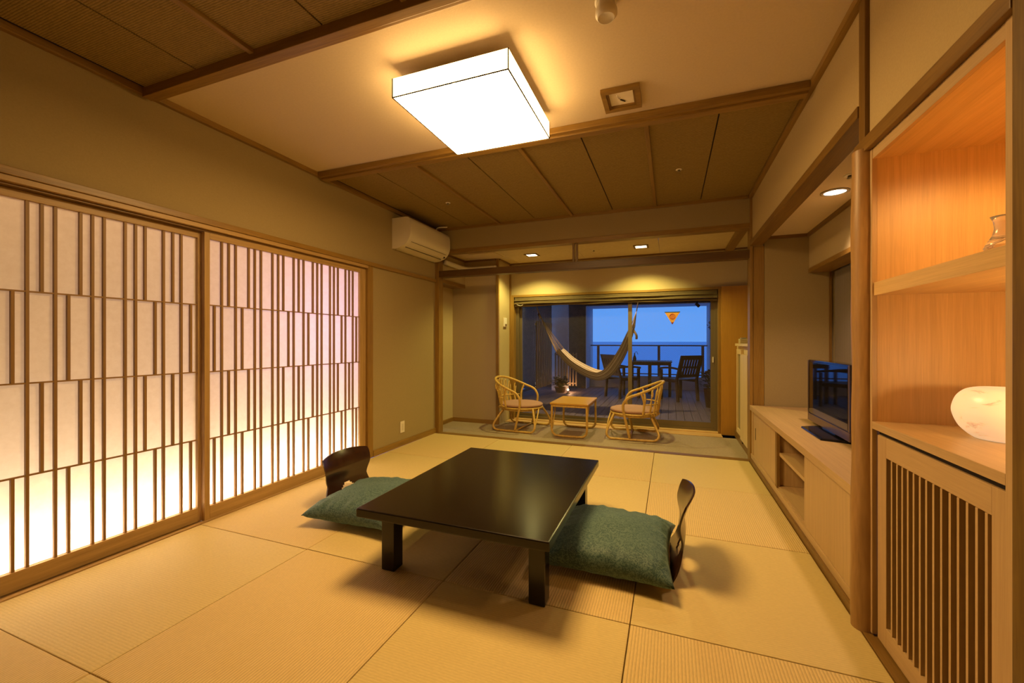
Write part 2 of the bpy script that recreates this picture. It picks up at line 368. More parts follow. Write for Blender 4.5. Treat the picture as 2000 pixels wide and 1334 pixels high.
# ------------------------------------------------------------------ sun porch shell
wp = MB(); wp.box(-2.96, -2.867, YT+.1, 5.2, 0, 2.30); wp.box(-2.96, -2.165, 5.20, YW+.07, 0, 2.30)
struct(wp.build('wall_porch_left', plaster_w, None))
struct(box('wall_porch_soffit', plaster_w, None, -2.867, -2.675, YT+.101, 5.199, 1.905, 2.25))
struct(box('trim_11', trim('y'), None, -2.867, -2.668, YT+.101, 5.198, 1.858, 1.905, bev=.002))
struct(box('baseboard_porch_side', trim('y'), None, -2.867, -2.853, YT+.1, 5.199, 0, .055))
struct(box('baseboard_porch_left', trim('x'), None, -2.853, -2.20, 5.186, 5.2, 0, .055))
struct(box('trim_12', trim('z'), None, -2.20, -2.160, 5.182, 5.214, 0, 2.235, bev=.002))
struct(box('wall_porch_head', plaster_w, None, -2.165, .86, YW, YW+.07, 1.785, 2.30))
struct(box('wall_porch_pier', wood('pier_veneer', (.46, .235, .035), 'z', .1, .4), None, .575, .90, 5.565, YW+.07, 0, 1.781))
struct(box('wall_porch_right', plaster_w, None, 1.20, 1.26, YT+.1, YW, 0, 2.3))
ep = setting('ceiling_porch', (-1, 5.0, 2.24))
cmat = plain('porch_ceiling_board', (.62, .50, .27), .8, noise=.05, nscale=25)
ed = [-2.96, -2.02, -1.07, -.12, .86, 1.26]
for k in range(5): box('ceiling_board', cmat, ep, ed[k]+.0015, ed[k+1]-.0015, YT+.09, YW+.07, 2.24, 2.262)
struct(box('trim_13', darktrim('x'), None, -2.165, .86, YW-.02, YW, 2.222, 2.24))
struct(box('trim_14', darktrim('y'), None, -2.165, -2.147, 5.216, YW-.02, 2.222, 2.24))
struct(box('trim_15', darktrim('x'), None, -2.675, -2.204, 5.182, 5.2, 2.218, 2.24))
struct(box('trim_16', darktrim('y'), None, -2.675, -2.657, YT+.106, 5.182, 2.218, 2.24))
struct(box('trim_17', trim('y'), None, .62, .70, YT+.106, YW-.02, 2.19, 2.24))
struct(box('trim_18', trim('z'), None, -2.165, -2.145, YW-.03, YW, .0, 2.22))

# window: wooden casing, two aluminium sashes with wired glass
wn = setting('window_1', (-.8, YW, 0))
box('casing_side', trim('z'), wn, -2.163, -2.098, YW-.028, YW+.16, .006, 1.785, bev=.003)
box('casing_side', trim('z'), wn, .545, .575, YW-.028, YW+.16, .006, 1.752, bev=.003)
box('casing_head', trim('x'), wn, -2.098, .575, YW-.028, YW+.16, 1.752, 1.785, bev=.003)
box('casing_sill', wood('sill_wood', (.60, .38, .14), 'x', .15), wn, -2.098, .545, YW-.028, YW+.16, -.02, .016, bev=.003)
ym = YW+.09
box('outer_frame', aluminium, wn, -2.098, -2.05, ym-.03, ym+.06, .016, 1.752)
box('outer_frame', aluminium, wn, .515, .545, ym-.03, ym+.06, .016, 1.752)
box('outer_frame', aluminium, wn, -2.05, .515, ym-.03, ym+.06, .016, .045)
box('outer_frame', aluminium, wn, -2.05, .515, ym-.03, ym+.06, 1.71, 1.752)
def sash(y, x0, x1, sl, sr, zb):
    s = MB(); s.box(x0, x0+sl, y-.014, y+.014, .045, 1.71); s.box(x1-sr, x1, y-.014, y+.014, .045, 1.71)
    s.box(x0+sl, x1-sr, y-.014, y+.014, .045, zb); s.box(x0+sl, x1-sr, y-.014, y+.014, 1.66, 1.71)
    f = s.build('sash', aluminium, wn)
    MB().add([(x0+sl, y, zb), (x1-sr, y, zb), (x1-sr, y, 1.66), (x0+sl, y, 1.66)], [(0, 1, 2, 3)]).build('pane', glass, f)
    w = MB(); a, b, c_, d_ = x0+sl, x1-sr, zb, 1.66; dx = .021; rr = .00033; k = 1.35     # wires lie in the glass
    for sgn in (1, -1):
        u = a-(d_-c_)/k-dx
        while u < b+(d_-c_)/k+dx:
            # line through (u, c_) with slope sgn*k
            pts = []
            X0 = u; X1 = u+sgn*(d_-c_)/k
            lo, hi = max(a, min(X0, X1)), min(b, max(X0, X1))
            if hi-lo > .004:
                p = [(xx, c_+(xx-u)*k*sgn) for xx in (lo, hi)]
                nx, nz = -k*sgn, 1; l = math.hypot(nx, nz); nx, nz = nx/l*rr, nz/l*rr
                (xa, za), (xb, zb_) = p
                w.add([(xa-nx, y-.002, za-nz), (xb-nx, y-.002, zb_-nz), (xb+nx, y-.002, zb_+nz), (xa+nx, y-.002, za+nz)], [(0, 1, 2, 3)])
            u += dx
    o = w.build('wire_mesh', plain('glass_wire', (.30, .24, .16), .5, .3), f); o['kind'] = 'stuff'
sash(ym+.032, -2.05, -.475, .035, .03, .085)
sash(ym-.002, -.520, .515, .050, .045, .115)
tri = MB(); zt = ym-.018
tri.add([(-.068, zt, 1.500), (.122, zt, 1.500), (.027, zt, 1.335)], [(0, 1, 2)]).build('warning_triangle', plain('sticker_orange', (.62, .30, .06), .5), wn)
MB().add([(-.068, zt-.001, 1.500), (.122, zt-.001, 1.500), (.116, zt-.001, 1.489), (-.062, zt-.001, 1.489)], [(0, 1, 2, 3)]).build('triangle_band', plain('sticker_green', (.03, .05, .04), .5), wn)
MB().add([(.010, zt-.001, 1.364), (.044, zt-.001, 1.364), (.027, zt-.001, 1.335)], [(0, 1, 2)]).build('triangle_tip', plain('sticker_red', (.18, .01, .02), .5), wn)
rg = MB().tube([(.027+.032*math.cos(a*math.pi/8), zt-.002, 1.440+.032*math.sin(a*math.pi/8)) for a in range(16)], .0035, 5, True, 1, cat=False)
for dx_, hh in ((-.014, .02), (0, .027), (.014, .02)): rg.box(.027+dx_-.003, .027+dx_+.003, zt-.003, zt-.001, 1.440-hh, 1.440+hh)
rg.build('triangle_emblem', plain('sticker_vermilion', (.45, .05, .02), .5), wn)
box('latch', white, wn, .49, .502, ym-.03, ym-.016, .86, .93, bev=.002)

# blind folded up under the window head
bl = thing('roman_blind', 'olive striped cloth blind gathered up under the head of the big window', 'blind', (-.78, YW+.02, 1.65))
bm_ = wood('blind_cloth', (.135, .095, .036), 'x', .35, .8, 60, 3)
box('headrail', bm_, bl, -2.085, .535, YW-.02, YW+.04, 1.715, 1.748)
for k, (dy, z0, z1) in enumerate([(-.026, 1.690, 1.716), (-.012, 1.668, 1.694), (-.030, 1.648, 1.672), (-.006, 1.618, 1.652)]):
    m = MB(); N = 48; vs_ = []
    for i in range(N+1):
        x = -2.085+2.62*i/N; w = .004*math.sin(i*.55+k)+.006*math.sin(i*.17+k*2); sag = (.010*math.sin(i/N*math.pi)+.005*math.sin(i*.4+k)) if k == 3 else .002*math.sin(i*.5+k*2)
        vs_ += [(x, YW+dy+w, z1), (x, YW+dy-.016+w, (z0+z1)/2+sag*.5), (x, YW+dy+w, z0+sag-(.004 if k == 3 else 0)), (x, YW+dy+.03+w, (z0+z1)/2+sag*.5)]
    fs = [(i*4+q, (i+1)*4+q, (i+1)*4+(q+1) % 4, i*4+(q+1) % 4) for i in range(N) for q in range(4)]+[(3, 2, 1, 0), (N*4, N*4+1, N*4+2, N*4+3)]
    m.add(vs_, fs, True).build('fold', bm_, bl)
MB().tube([(-2.07, YW-.035, 1.66), (-1.99, YW-.038, 1.628), (-1.93, YW-.036, 1.665)], .003, 5).build('cord', white, bl)

# ------------------------------------------------------------------ right side: alcove with cabinet, beam, posts
AX = 1.169
struct(box('wall_right', plaster_lit, None, XR, XR+.09, 2.02, YT, 2.062, ZC))
struct(box('wall_right_front', plaster_lit, None, XR, XR+.85, YB, 2.02, 1.905, ZC))
t = setting('trim_19', (.75, 3.2, 2.04))
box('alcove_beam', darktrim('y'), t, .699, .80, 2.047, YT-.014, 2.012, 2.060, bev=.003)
struct(box('ceiling_alcove', ceil_m, None, .80, AX+.3, 1.9, YT, 2.092, 2.12))
struct(box('wall_alcove_end', plaster, None, .82, 1.55, YT, YT+.06, .0, 2.12))
struct(box('trim_20', trim('z'), None, .726, .818, YT-.002, YT+.1, .0, 2.012, bev=.003))
struct(box('wall_alcove_hanging', plaster_w, None, AX, AX+.05, 1.96, YT, 1.775, 2.092))
struct(box('trim_21', trim('y'), None, AX-.006, AX+.16, 1.96, YT-.001, 1.738, 1.775, bev=.002))
t = setting('trim_22', (1.1, 3.2, 2.08))
box('cove_rail', darktrim('y'), t, AX-.02, AX, 1.96, YT-.016, 2.062, 2.092); box('cove_rail', darktrim('x'), t, .81, AX-.02, YT-.018, YT, 2.064, 2.092)
struct(box('trim_23', darktrim('z'), None, 1.318, 1.335, YT-.016, YT, .525, 1.738))
struct(box('wall_alcove_side', plain('side_render', (.35, .3, .24), .9), None, 1.40, 1.46, 1.96, YT, .4, 2.1))
cu = thing('panel_blind', 'flat grey cloth panel blind at the back of the television alcove', 'blind', (1.35, 3.3, .55))
pm = ribbed('grey_cloth', (.27, .235, .185), 'Y', .05, .1, .9, .93, .12)
for k in range(4): box('cloth_panel', pm, cu, 1.345+.008*(k % 2), 1.351+.008*(k % 2), 1.98+.61*k, 1.98+.61*k+.62, .56, 1.736)

# round log post and its squared upper part, near post
t = setting('trim_24', (.71, 2.02, 0))
prof = []
for k in range(41):
    z = -.01+1.875*k/40; r_ = .0455+.0020*math.sin(z*5.3)+.0012*math.sin(z*17); prof.append((r_-.003*z/1.9, z))
logm = wood('log_wood', (.35, .20, .065), 'z', .24, .42, 14, 1.6)
lg = MB().lathe(prof, .716, 2.020, 28).build('log_post', logm, t)
box('upper_post', darktrim('z'), t, .704, XR+.02, 1.992, 2.046, 1.865, 2.462, bev=.003)
struct(box('trim_25', wood('near_post', (.155, .088, .014), 'z', .4, .4), None, .700, .80, 1.10, 1.243, -.05, ZC, bev=.004))
struct(box('trim_26', darktrim('y'), None, XR-.022, XR, 1.243, 2.075, 1.852, 1.905, bev=.003))
struct(box('trim_27', darktrim('y'), None, .693, XR+.02, YB, 1.985, -.06, .004, bev=.002))
struct(box('wall_right_near', plaster, None, XR, XR+.08, YB, 1.11, 0, 1.905))

# built-in niche
nu = thing('display_niche', 'built in oak display niche with one shelf glowing orange inside', 'shelf unit', (.9, 1.62, 0))
box('side_frame', oak('z'), nu, XR-.004, XR+.012, 1.962, 1.992, .012, 1.852, bev=.0015)
box('side_frame', oak('z'), nu, XR-.004, XR+.012, 1.245, 1.290, .012, 1.852, bev=.0015)
box('head_frame', oak('y'), nu, XR-.002, XR+.012, 1.290, 1.962, 1.812, 1.852, bev=.0015)
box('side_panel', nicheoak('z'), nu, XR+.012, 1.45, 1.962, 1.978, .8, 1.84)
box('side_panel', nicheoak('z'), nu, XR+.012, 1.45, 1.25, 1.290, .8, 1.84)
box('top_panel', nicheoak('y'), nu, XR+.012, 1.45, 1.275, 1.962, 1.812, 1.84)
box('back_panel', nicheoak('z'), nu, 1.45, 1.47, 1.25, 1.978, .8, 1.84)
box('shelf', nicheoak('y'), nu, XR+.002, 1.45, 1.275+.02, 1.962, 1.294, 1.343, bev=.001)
box('counter', oak('y'), nu, XR-.004, 1.45, 1.290, 1.962, .790, .818, bev=.0015)
for nm_, xx, yy, zz in (('recessed_lamp', 1.02, 1.50, 1.812),):
    box('side_fill', bulb_w, nu, 1.02, 1.08, 1.290, 1.300, .99, 1.05, bev=.002)  # glowing plate for the added fill, hidden behind the frame
    MB().lathe([(.0, zz-.003), (.03, zz-.003), (.034, zz-.006), (.040, zz-.004), (.040, zz)], xx, yy, 20).build(nm_, bulb_w, nu)
# slatted cabinet below
sc_ = thing('slatted_cabinet', 'low oak cabinet with a vertically slatted door beneath the display niche', 'cabinet', (.9, 1.6, .01))
box('shade_recess', darkm, sc_, XR+.07, XR+.09, 1.292, 1.96, .012, .788)
dfr = box('door', oak('z'), sc_, XR+.006, XR+.028, 1.878, 1.944, .014, .772, bev=.0015)
box('door_stile', oak('z'), dfr, XR+.006, XR+.028, 1.294, 1.352, .014, .772, bev=.0015)
box('door_rail', oak('y'), dfr, XR+.006, XR+.028, 1.352, 1.878, .700, .772, bev=.0015)
box('door_rail', oak('y'), dfr, XR+.006, XR+.028, 1.352, 1.878, .014, .088, bev=.0015)
sl = [1.8335, 1.796, 1.762, 1.727, 1.6925, 1.657, 1.6225, 1.586, 1.548, 1.509, 1.4735, 1.437, 1.401, 1.366]
for y in sl: box('slat', oak('z'), dfr, XR+.004, XR+.024, y-.0048, y+.0048, .088, .700)
box('cabinet_side', oak('z'), sc_, XR+.03, XR+.07, 1.945, 1.962, .012, .788); box('cabinet_side', oak('z'), sc_, XR+.03, XR+.07, 1.278, 1.292, .012, .788)
box('shadow_gap', darkm, sc_, XR+.012, XR+.06, 1.294, 1.944, .774, .789)

# alabaster lamp and glass vase
al = MB(); pr = [(.0, .0), (.055, .0), (.075, .005), (.103, .034), (.117, .070), (.118, .096), (.108, .128), (.090, .149), (.066, .158), (.050, .156), (.0, .140)]
def spl(pr, k=4):
    out = []
    for i in range(len(pr)-1):
        a = pr[max(i-1, 0)]; b = pr[i]; c_ = pr[i+1]; d_ = pr[min(i+2, len(pr)-1)]
        for q in range(k):
            t_ = q/k; out.append(tuple(.5*(2*b[j]+(c_[j]-a[j])*t_+(2*a[j]-5*b[j]+4*c_[j]-d_[j])*t_*t_+(-a[j]+3*b[j]-3*c_[j]+d_[j])*t_**3) for j in (0, 1)))
    return out+[pr[-1]]
al.lathe([(max(0, a), b+.8185) for a, b in spl(pr)], .961, 1.723, 40)
am = bpy.data.materials.new('glowing_alabaster'); am.use_nodes = True; n = am.node_tree; b = n.nodes['Principled BSDF']
t = n.nodes.new('ShaderNodeTexCoord'); mp = n.nodes.new('ShaderNodeMapping'); mp.inputs['Scale'].default_value = (7, 5, 16); mp.inputs['Rotation'].default_value = (.3, .4, 0)
x = n.nodes.new('ShaderNodeTexNoise'); x.inputs['Scale'].default_value = 1.0; x.inputs['Detail'].default_value = 9; x.inputs['Roughness'].default_value = .68; x.inputs['Distortion'].default_value = 1.6
r = n.nodes.new('ShaderNodeValToRGB'); n.links.new(t.outputs['Object'], mp.inputs[0]); n.links.new(mp.outputs[0], x.inputs['Vector']); n.links.new(x.outputs['Fac'], r.inputs[0])
r.color_ramp.elements[0].position = .30; r.color_ramp.elements[0].color = (.36, .17, .07, 1); r.color_ramp.elements[1].position = .45; r.color_ramp.elements[1].color = (.95, .78, .50, 1)
n.links.new(r.outputs[0], b.inputs['Base Color']); n.links.new(r.outputs[0], b.inputs['Emission Color']); b.inputs['Emission Strength'].default_value = .38; b.inputs['Roughness'].default_value = .3
al = al.build('alabaster_lamp', am, None); tag(al, 'rounded white alabaster bowl lamp with brown veins glowing in the lower niche', 'lamp')
gv = thing('glass_vase', 'small clear glass vase on the upper shelf of the niche', 'vase', (.758, 1.372, 1.3435))
gm = bpy.data.materials.new('clear_glass'); gm.use_nodes = True; b = gm.node_tree.nodes['Principled BSDF']; b.inputs['Transmission Weight'].default_value = .82; b.inputs['Roughness'].default_value = .05; b.inputs['IOR'].default_value = 1.45; b.inputs['Base Color'].default_value = (1, .95, .88, 1)
z0 = 1.3437
k_ = .86
MB().lathe([(0, z0), (.030, z0), (.034, z0+.006*k_), (.028, z0+.022*k_), (.0185, z0+.042*k_), (.0155, z0+.060*k_), (.017, z0+.082*k_), (.0225, z0+.095*k_), (.0205, z0+.094*k_), (.0150, z0+.080*k_), (.0130, z0+.060*k_), (.0160, z0+.045*k_), (.024, z0+.030*k_), (.0, z0+.026*k_)], .758, 1.372, 24).build('vessel', gm, gv)
MB().tube([(.758+.020*math.cos(a*math.pi/6), 1.372+.028*math.sin(a*math.pi/6), z0+.022+.012*math.cos(a*math.pi/6+.5)) for a in range(12)], .0032, 6, True, 3).build('glass_ring', gm, gv)

# ------------------------------------------------------------------ television cabinet
tv = thing('television_cabinet', 'long low oak cabinet with sliding doors and an open middle along the right wall', 'cabinet', (.9, 3.2, 0))
box('worktop', oak('y'), tv, .698, 1.34, 2.03, YT-.016, .483, .525, bev=.0015)
box('plinth', darktrim('y'), tv, .695, .712, 2.03, YT-.016, -.05, .035, bev=.002)
box('plinth_step', oak('y'), tv, .706, .722, 2.03, YT-.016, .035, .075, bev=.002)
box('base_board', oak('y'), tv, .712, 1.34, 2.03, YT-.016, -.03, .033)
box('inner_floor', oak('y'), tv, .722, 1.30, 2.76, 3.60, .035, .085)
d = box('sliding_door', oak('z'), tv, .712, .730, 2.06, 2.800, .077, .481, bev=.0015); box('finger_pull', darkm, d, .7105, .7135, 2.130, 2.146, .215, .315)
d = box('sliding_door', oak('z'), tv, .718, .732, 3.502, 4.372, .077, .481, bev=.0015); box('finger_pull', darkm, d, .7165, .7195, 4.268, 4.284, .235, .340)
box('door_edge', darktrim('z'), tv, .712, .732, 3.452, 3.500, .077, .481, bev=.001)
box('end_stile', oak('z'), tv, .712, .732, 4.376, YT-.018, .077, .481)
box('shelf', oak('y'), tv, .728, 1.30, 2.80, 3.452, .306, .328, bev=.001)
box('back_panel', oak('z'), tv, 1.31, 1.33, 2.03, YT-.016, .04, .481)
box('partition', oak('z'), tv, .734, 1.30, 3.478, 3.498, .087, .481); box('partition', oak('z'), tv, .734, 1.30, 2.782, 2.798, .087, .481)

te = thing('television', 'black flat screen television on a glossy foot on the oak cabinet', 'television', (1.0, 3.2, .526))
gl = plain('gloss_black', (.008, .008, .010), .08, spec=.6); bz = plain('bezel_bronze', (.11, .065, .035), .25, .3); scr = plain('screen_glass', (.004, .004, .007), .03, spec=.9)
box('housing', gl, te, .952, 1.030, 2.868, 3.640, .548, .988, bev=.005)
box('screen', scr, te, .9475, .953, 2.905, 3.612, .610, .972, bev=.001)
box('lower_bezel', bz, te, .946, .954, 2.872, 3.636, .550, .602, bev=.002)
box('side_trim', plain('bezel_grey', (.10, .07, .05), .3), te, .946, .9515, 2.874, 2.894, .604, .984); box('side_trim', plain('bezel_grey', (.10, .07, .05), .3), te, .946, .9515, 3.622, 3.636, .604, .984)
box('neck', gl, te, .955, 1.02, 3.12, 3.36, .530, .552, bev=.003)
ft = MB(); ft.add([(.845, 3.00, .526), (.845, 3.40, .526), (1.10, 3.50, .526), (1.10, 2.90, .526), (.848, 3.005, .536), (.848, 3.395, .536), (1.09, 3.485, .545), (1.09, 2.915, .545)], [(0, 1, 2, 3), (7, 6, 5, 4), (0, 4, 5, 1), (1, 5, 6, 2), (2, 6, 7, 3), (3, 7, 4, 0)])
ft.build('foot', gl, te)

# ------------------------------------------------------------------ porch cabinet (shoe cupboard)
pc = thing('porch_cabinet', 'narrow pale cabinet with a slotted door beside the porch pier', 'cabinet', (.85, 5.0, .08))
pale = wood('pale_ash', (.66, .50, .24), 'z', .1, .4, 40)
box('carcass', pale, pc, .735, 1.10, 4.60, 5.52, .085, 1.066)
box('top_board', pale, pc, .700, 1.12, 4.585, 5.40, 1.070, 1.098, bev=.002)
d = box('slotted_door', pale, pc, .708, .733, 5.04, 5.09, .095, 1.035, bev=.002)
box('door_stile', pale, d, .708, .733, 5.30, 5.355, .095, 1.035, bev=.002); box('door_rail', pale, d, .708, .733, 5.09, 5.30, .980, 1.035, bev=.002); box('door_rail', pale, d, .708, .733, 5.09, 5.30, .095, .150, bev=.002)
box('door_panel', plain('olive_panel', (.26, .20, .08), .6), d, .722, .728, 5.09, 5.30, .15, .98)
box('flush_door', pale, pc, .700, .722, 4.60, 5.03, .080, .985, bev=.002); box('hinge_foot', darkm, pc, .702, .733, 4.90, 4.93, .055, .078)
box('cabinet_plinth', darktrim('y'), pc, .712, 1.05, 4.60, 5.52, .001, .083)
kb = thing('tissue_box', 'small cream box standing on top of the narrow porch cabinet', 'box', (.76, 5.25, 1.0985))
box('box_body', plaster_w, kb, .722, .80, 5.19, 5.31, 1.0985, 1.150, bev=.006); box('box_insert', plain('grey_insert', (.25, .24, .18), .6), kb, .735, .79, 5.215, 5.285, 1.151, 1.162, bev=.003)

# ------------------------------------------------------------------ ceiling fittings
cl_ = thing('paper_ceiling_lamp', 'large square white paper ceiling lamp with thin dark wire edges', 'ceiling lamp', (-.985, 2.065, 2.33))
x0, x1, y0, y1, z0, z1 = -1.290, -.673, 1.727, 2.403, 2.332, 2.426
MB().add([(x0, y0, z0), (x1, y0, z0), (x1, y1, z0), (x0, y1, z0)], [(3, 2, 1, 0)]).build('shade_bottom', lamp_m, cl_)
MB().add([(x0, y0, z0), (x1, y0, z0), (x1, y1, z0), (x0, y1, z0), (x0, y0, z1), (x1, y0, z1), (x1, y1, z1), (x0, y1, z1)], [(0, 1, 5, 4), (1, 2, 6, 5), (2, 3, 7, 6), (3, 0, 4, 7)]).build('shade_side', lampmat('lit_paper_side', WARM, 15.0), cl_)
box('shade_top', plain('shade_top', (.45, .35, .2), .8), cl_, x0+.002, x1-.002, y0+.002, y1-.002, z1-.004, z1)
wm = plain('lamp_wire', (.03, .015, .006), .6)
w = MB()
for a, b in [((x0, y0, z0), (x1, y0, z0)), ((x0, y1, z0), (x1, y1, z0)), ((x0, y0, z0), (x0, y1, z0)), ((x1, y0, z0), (x1, y1, z0)), ((x0, y0, z0), (x0, y0, z1)), ((x1, y0, z0), (x1, y0, z1)), ((x1, y1, z0), (x1, y1, z1)), ((x0, y1, z0), (x0, y1, z1))]:
    w.tube([a, b], .0036, 6)
w.build('edge_wire', wm, cl_)
w = MB(); xm = (x0+x1)/2; yq = y0+(y1-y0)*.62
w.tube([(xm, y0-.0005, z0-.0005), (xm, y1, z0-.0005)], .0014, 4); w.tube([(xm, y0-.0005, z0), (xm, y0-.0005, z1)], .0014, 4); w.tube([(x0, yq, z0-.0005), (x1, yq, z0-.0005)], .0014, 4)
w.build('paper_seam', plain('seam', (.35, .2, .08), .7), cl_)
box('base_plate', white, cl_, x0+.12, x1-.12, y0+.12, y1-.12, z1+.001, ZC-.001)

vt = thing('ceiling_vent', 'square wood framed ceiling hatch with a small lever inside', 'vent', (-.254, 2.412, ZC))
a, b, c_, d_ = -.357, -.152, 2.300, 2.518
fr_ = MB(); fr_.box(a, b, c_, c_+.026, ZC-.022, ZC-.001); fr_.box(a, b, d_-.026, d_, ZC-.022, ZC-.001); fr_.box(a, a+.026, c_+.026, d_-.026, ZC-.022, ZC-.001); fr_.box(b-.026, b, c_+.026, d_-.026, ZC-.022, ZC-.001)
fr_.build('frame', trim('x'), vt)
f2 = MB(); e_ = .026; f2.box(a+e_, b-e_, c_+e_, c_+e_+.012, ZC-.014, ZC-.001); f2.box(a+e_, b-e_, d_-e_-.012, d_-e_, ZC-.014, ZC-.001); f2.box(a+e_, a+e_+.012, c_+e_+.012, d_-e_-.012, ZC-.014, ZC-.001); f2.box(b-e_-.012, b-e_, c_+e_+.012, d_-e_-.012, ZC-.014, ZC-.001)
f2.build('inner_frame', darktrim('x'), vt)
box('backing', plain('vent_white', (.9, .82, .66), .5), vt, a+.038, b-.038, c_+.038, d_-.038, ZC-.004, ZC-.001)
MB().tube([(-.262, 2.405, ZC-.004), (-.268, 2.395, ZC-.016), (-.272, 2.350, ZC-.022)], .003, 6).build('lever', white, vt)
MB().tube([(-.240, 2.45, ZC-.005), (-.262, 2.42, ZC-.008)], .004, 6).build('lever_pivot', black, vt)

sd = thing('smoke_detector', 'round cream smoke detector on the pale ceiling above the camera', 'smoke detector', (-.240, 1.700, ZC))
MB().lathe([(0, ZC-.001), (.046, ZC-.001), (.046, ZC-.012), (.040, ZC-.016), (0, ZC-.016)], -.24, 1.70, 28).build('base', aircon, sd)
MB().lathe([(.034, ZC-.017), (.037, ZC-.03), (.043, ZC-.045), (.044, ZC-.062), (.034, ZC-.076), (.031, ZC-.076), (.028, ZC-.071), (0, ZC-.073)], -.24, 1.70, 28).build('head', aircon, sd)
def sprinkler(x, y, z, label, r=.024):
    s = thing('sprinkler', label, 'sprinkler', (x, y, z))
    MB().lathe([(0, z-.0005), (r*.98, z-.0005), (r, z-.003), (r*.72, z-.007), (r*.62, z-.004), (0, z-.003)], x, y, 20).build('escutcheon', bright, s)
    MB().lathe([(0, z-.004), (r*.4, z-.005), (r*.40, z-.014), (r*.55, z-.017), (0, z-.018)], x, y, 14).build('head', plain('sprinkler_metal', (.3, .25, .15), .4, .7), s)
sprinkler(-2.054, 3.63, ZC-.003, 'small round sprinkler in the dark ceiling near the air conditioner')
sprinkler(.066, 3.58, ZC-.003, 'small round sprinkler in the dark ceiling on the right side')
sprinkler(.985, 2.975, 2.092, 'sprinkler in the alcove ceiling beside the round log post', .034)
sprinkler(-.873, 5.13, 2.24, 'tiny disc between the two square porch downlights', .022)
def downlight_sq(x, y, label):
    s = thing('square_downlight', label, 'downlight', (x, y, 2.24)); m = MB(); z = 2.24; a = .085; b = .062
    m.box(x-a, x+a, y-a, y-b, z-.008, z-.0005); m.box(x-a, x+a, y+b, y+a, z-.008, z-.0005); m.box(x-a, x-b, y-b, y+b, z-.008, z-.0005); m.box(x+b, x+a, y-b, y+b, z-.008, z-.0005)
    m.build('frame', darktrim('x'), s); box('diffuser', bulb_m, s, x-b, x+b, y-b, y+b, z-.004, z-.0006)
downlight_sq(-1.67, 5.13, 'square lit downlight nearer the air conditioner in the porch ceiling')
downlight_sq(-.32, 5.13, 'square lit downlight to the right of the strut in the porch ceiling')
s = thing('round_downlight', 'round lit downlight in the ceiling above the television', 'downlight', (1.0, 3.27, 2.092))
z = 2.092; MB().lathe([(.060, z-.0005), (.078, z-.0005), (.078, z-.006), (.063, z-.009), (.059, z-.004)], 1.0, 3.27, 36).build('ring', plain('ring_grey', (.45, .38, .28), .4), s)
MB().lathe([(0, z-.003), (.060, z-.003), (.060, z-.001), (0, z-.001)], 1.0, 3.27, 36).build('diffuser', bulb_w, s)
ve = MB(); ve.box(-2.42, -2.05, 4.80, 5.12, 2.232, 2.2395)
tag(ve.build('access_panel', cmat, None), 'flat square access hatch in the porch ceiling corner by the air conditioner', 'hatch')

# ------------------------------------------------------------------ air conditioner, duct, outlet, thermostat
ac = thing('air_conditioner', 'cream wall mounted air conditioner high on the left wall by the porch', 'air conditioner', (XL, 4.0, 2.1))
sec = [(.0, 2.398), (.17, 2.400), (.205, 2.385), (.222, 2.345), (.226, 2.25), (.215, 2.195), (.185, 2.145), (.145, 2.115), (.075, 2.088), (.0, 2.083)]
sec = spl(sec, 3)
def prism(sec, y0, y1):
    m = MB(); N = len(sec); vs_ = [(XL+.001+a, y, z) for y in (y0, y1) for a, z in sec]
    return m.add(vs_, [(i, (i+1) % N, N+(i+1) % N, N+i) for i in range(N)], True).add([vs_[i] for i in range(N)], [tuple(range(N))]).add([vs_[N+i] for i in range(N)], [tuple(range(N))[::-1]])
prism(sec, 3.605, 4.425).build('body', aircon, ac)
lv = MB(); lv.add([(XL+.196, 3.66, 2.151), (XL+.196, 4.37, 2.151), (XL+.156, 4.37, 2.115), (XL+.156, 3.66, 2.115)], [(0, 1, 2, 3)]); lv.build('louvre', plain('louvre_cream', (.66, .60, .46), .4), ac)
for a, z, wd in ((.199, 2.151, .0018), (.128, 2.103, .004)):
    MB().tube([(XL+a, 3.66, z), (XL+a, 4.37, z)], wd, 5).build('slot', plain('slot_dark', (.07, .05, .03), .7), ac)
box('indicator', darkm, ac, XL+.155, XL+.175, 4.372, 4.39, 2.117, 2.133)
box('top_grille', plain('slot_dark', (.07, .05, .03), .7), ac, XL+.03, XL+.17, 3.64, 4.39, 2.396, 2.402)
MB().tube([(XL+.10, 4.30, 2.404), (XL+.10, 4.31, 2.44), (XL+.14, 4.30, 2.465), (XL+.24, 4.33, 2.470)], .008, 6).build('cable_clip', white, ac)
du = MB(); du.tube([(-2.635, YT+.12, 2.112), (-2.635, 4.9, 2.112), (-2.625, 5.08, 2.112), (-2.56, 5.145, 2.112), (-2.40, 5.150, 2.112), (-2.18, 5.150, 2.112)], .030, 14)
tag(du.build('pipe_cover', aircon, None), 'cream pipe duct running under the porch ceiling behind the air conditioner', 'duct')
so = thing('wall_socket', 'cream socket plate low on the left wall beyond the screens', 'socket', (XL, 3.78, .2))
box('plate', white, so, XL+.0005, XL+.008, 3.742, 3.815, .140, .262, bev=.003); box('socket_face', plain('socket_face', (.62, .55, .42), .4), so, XL+.008, XL+.010, 3.765, 3.792, .165, .237, bev=.001)
th = thing('thermostat', 'small cream thermostat on the lit strip of wall left of the window', 'thermostat', (-2.165, 5.42, 1.35))
box('casing', white, th, -2.1645, -2.145, 5.36, 5.46, 1.325, 1.45, bev=.004); box('dial', plain('dial_brown', (.2, .12, .04), .5), th, -2.146, -2.141, 5.385, 5.445, 1.335, 1.365, bev=.002)

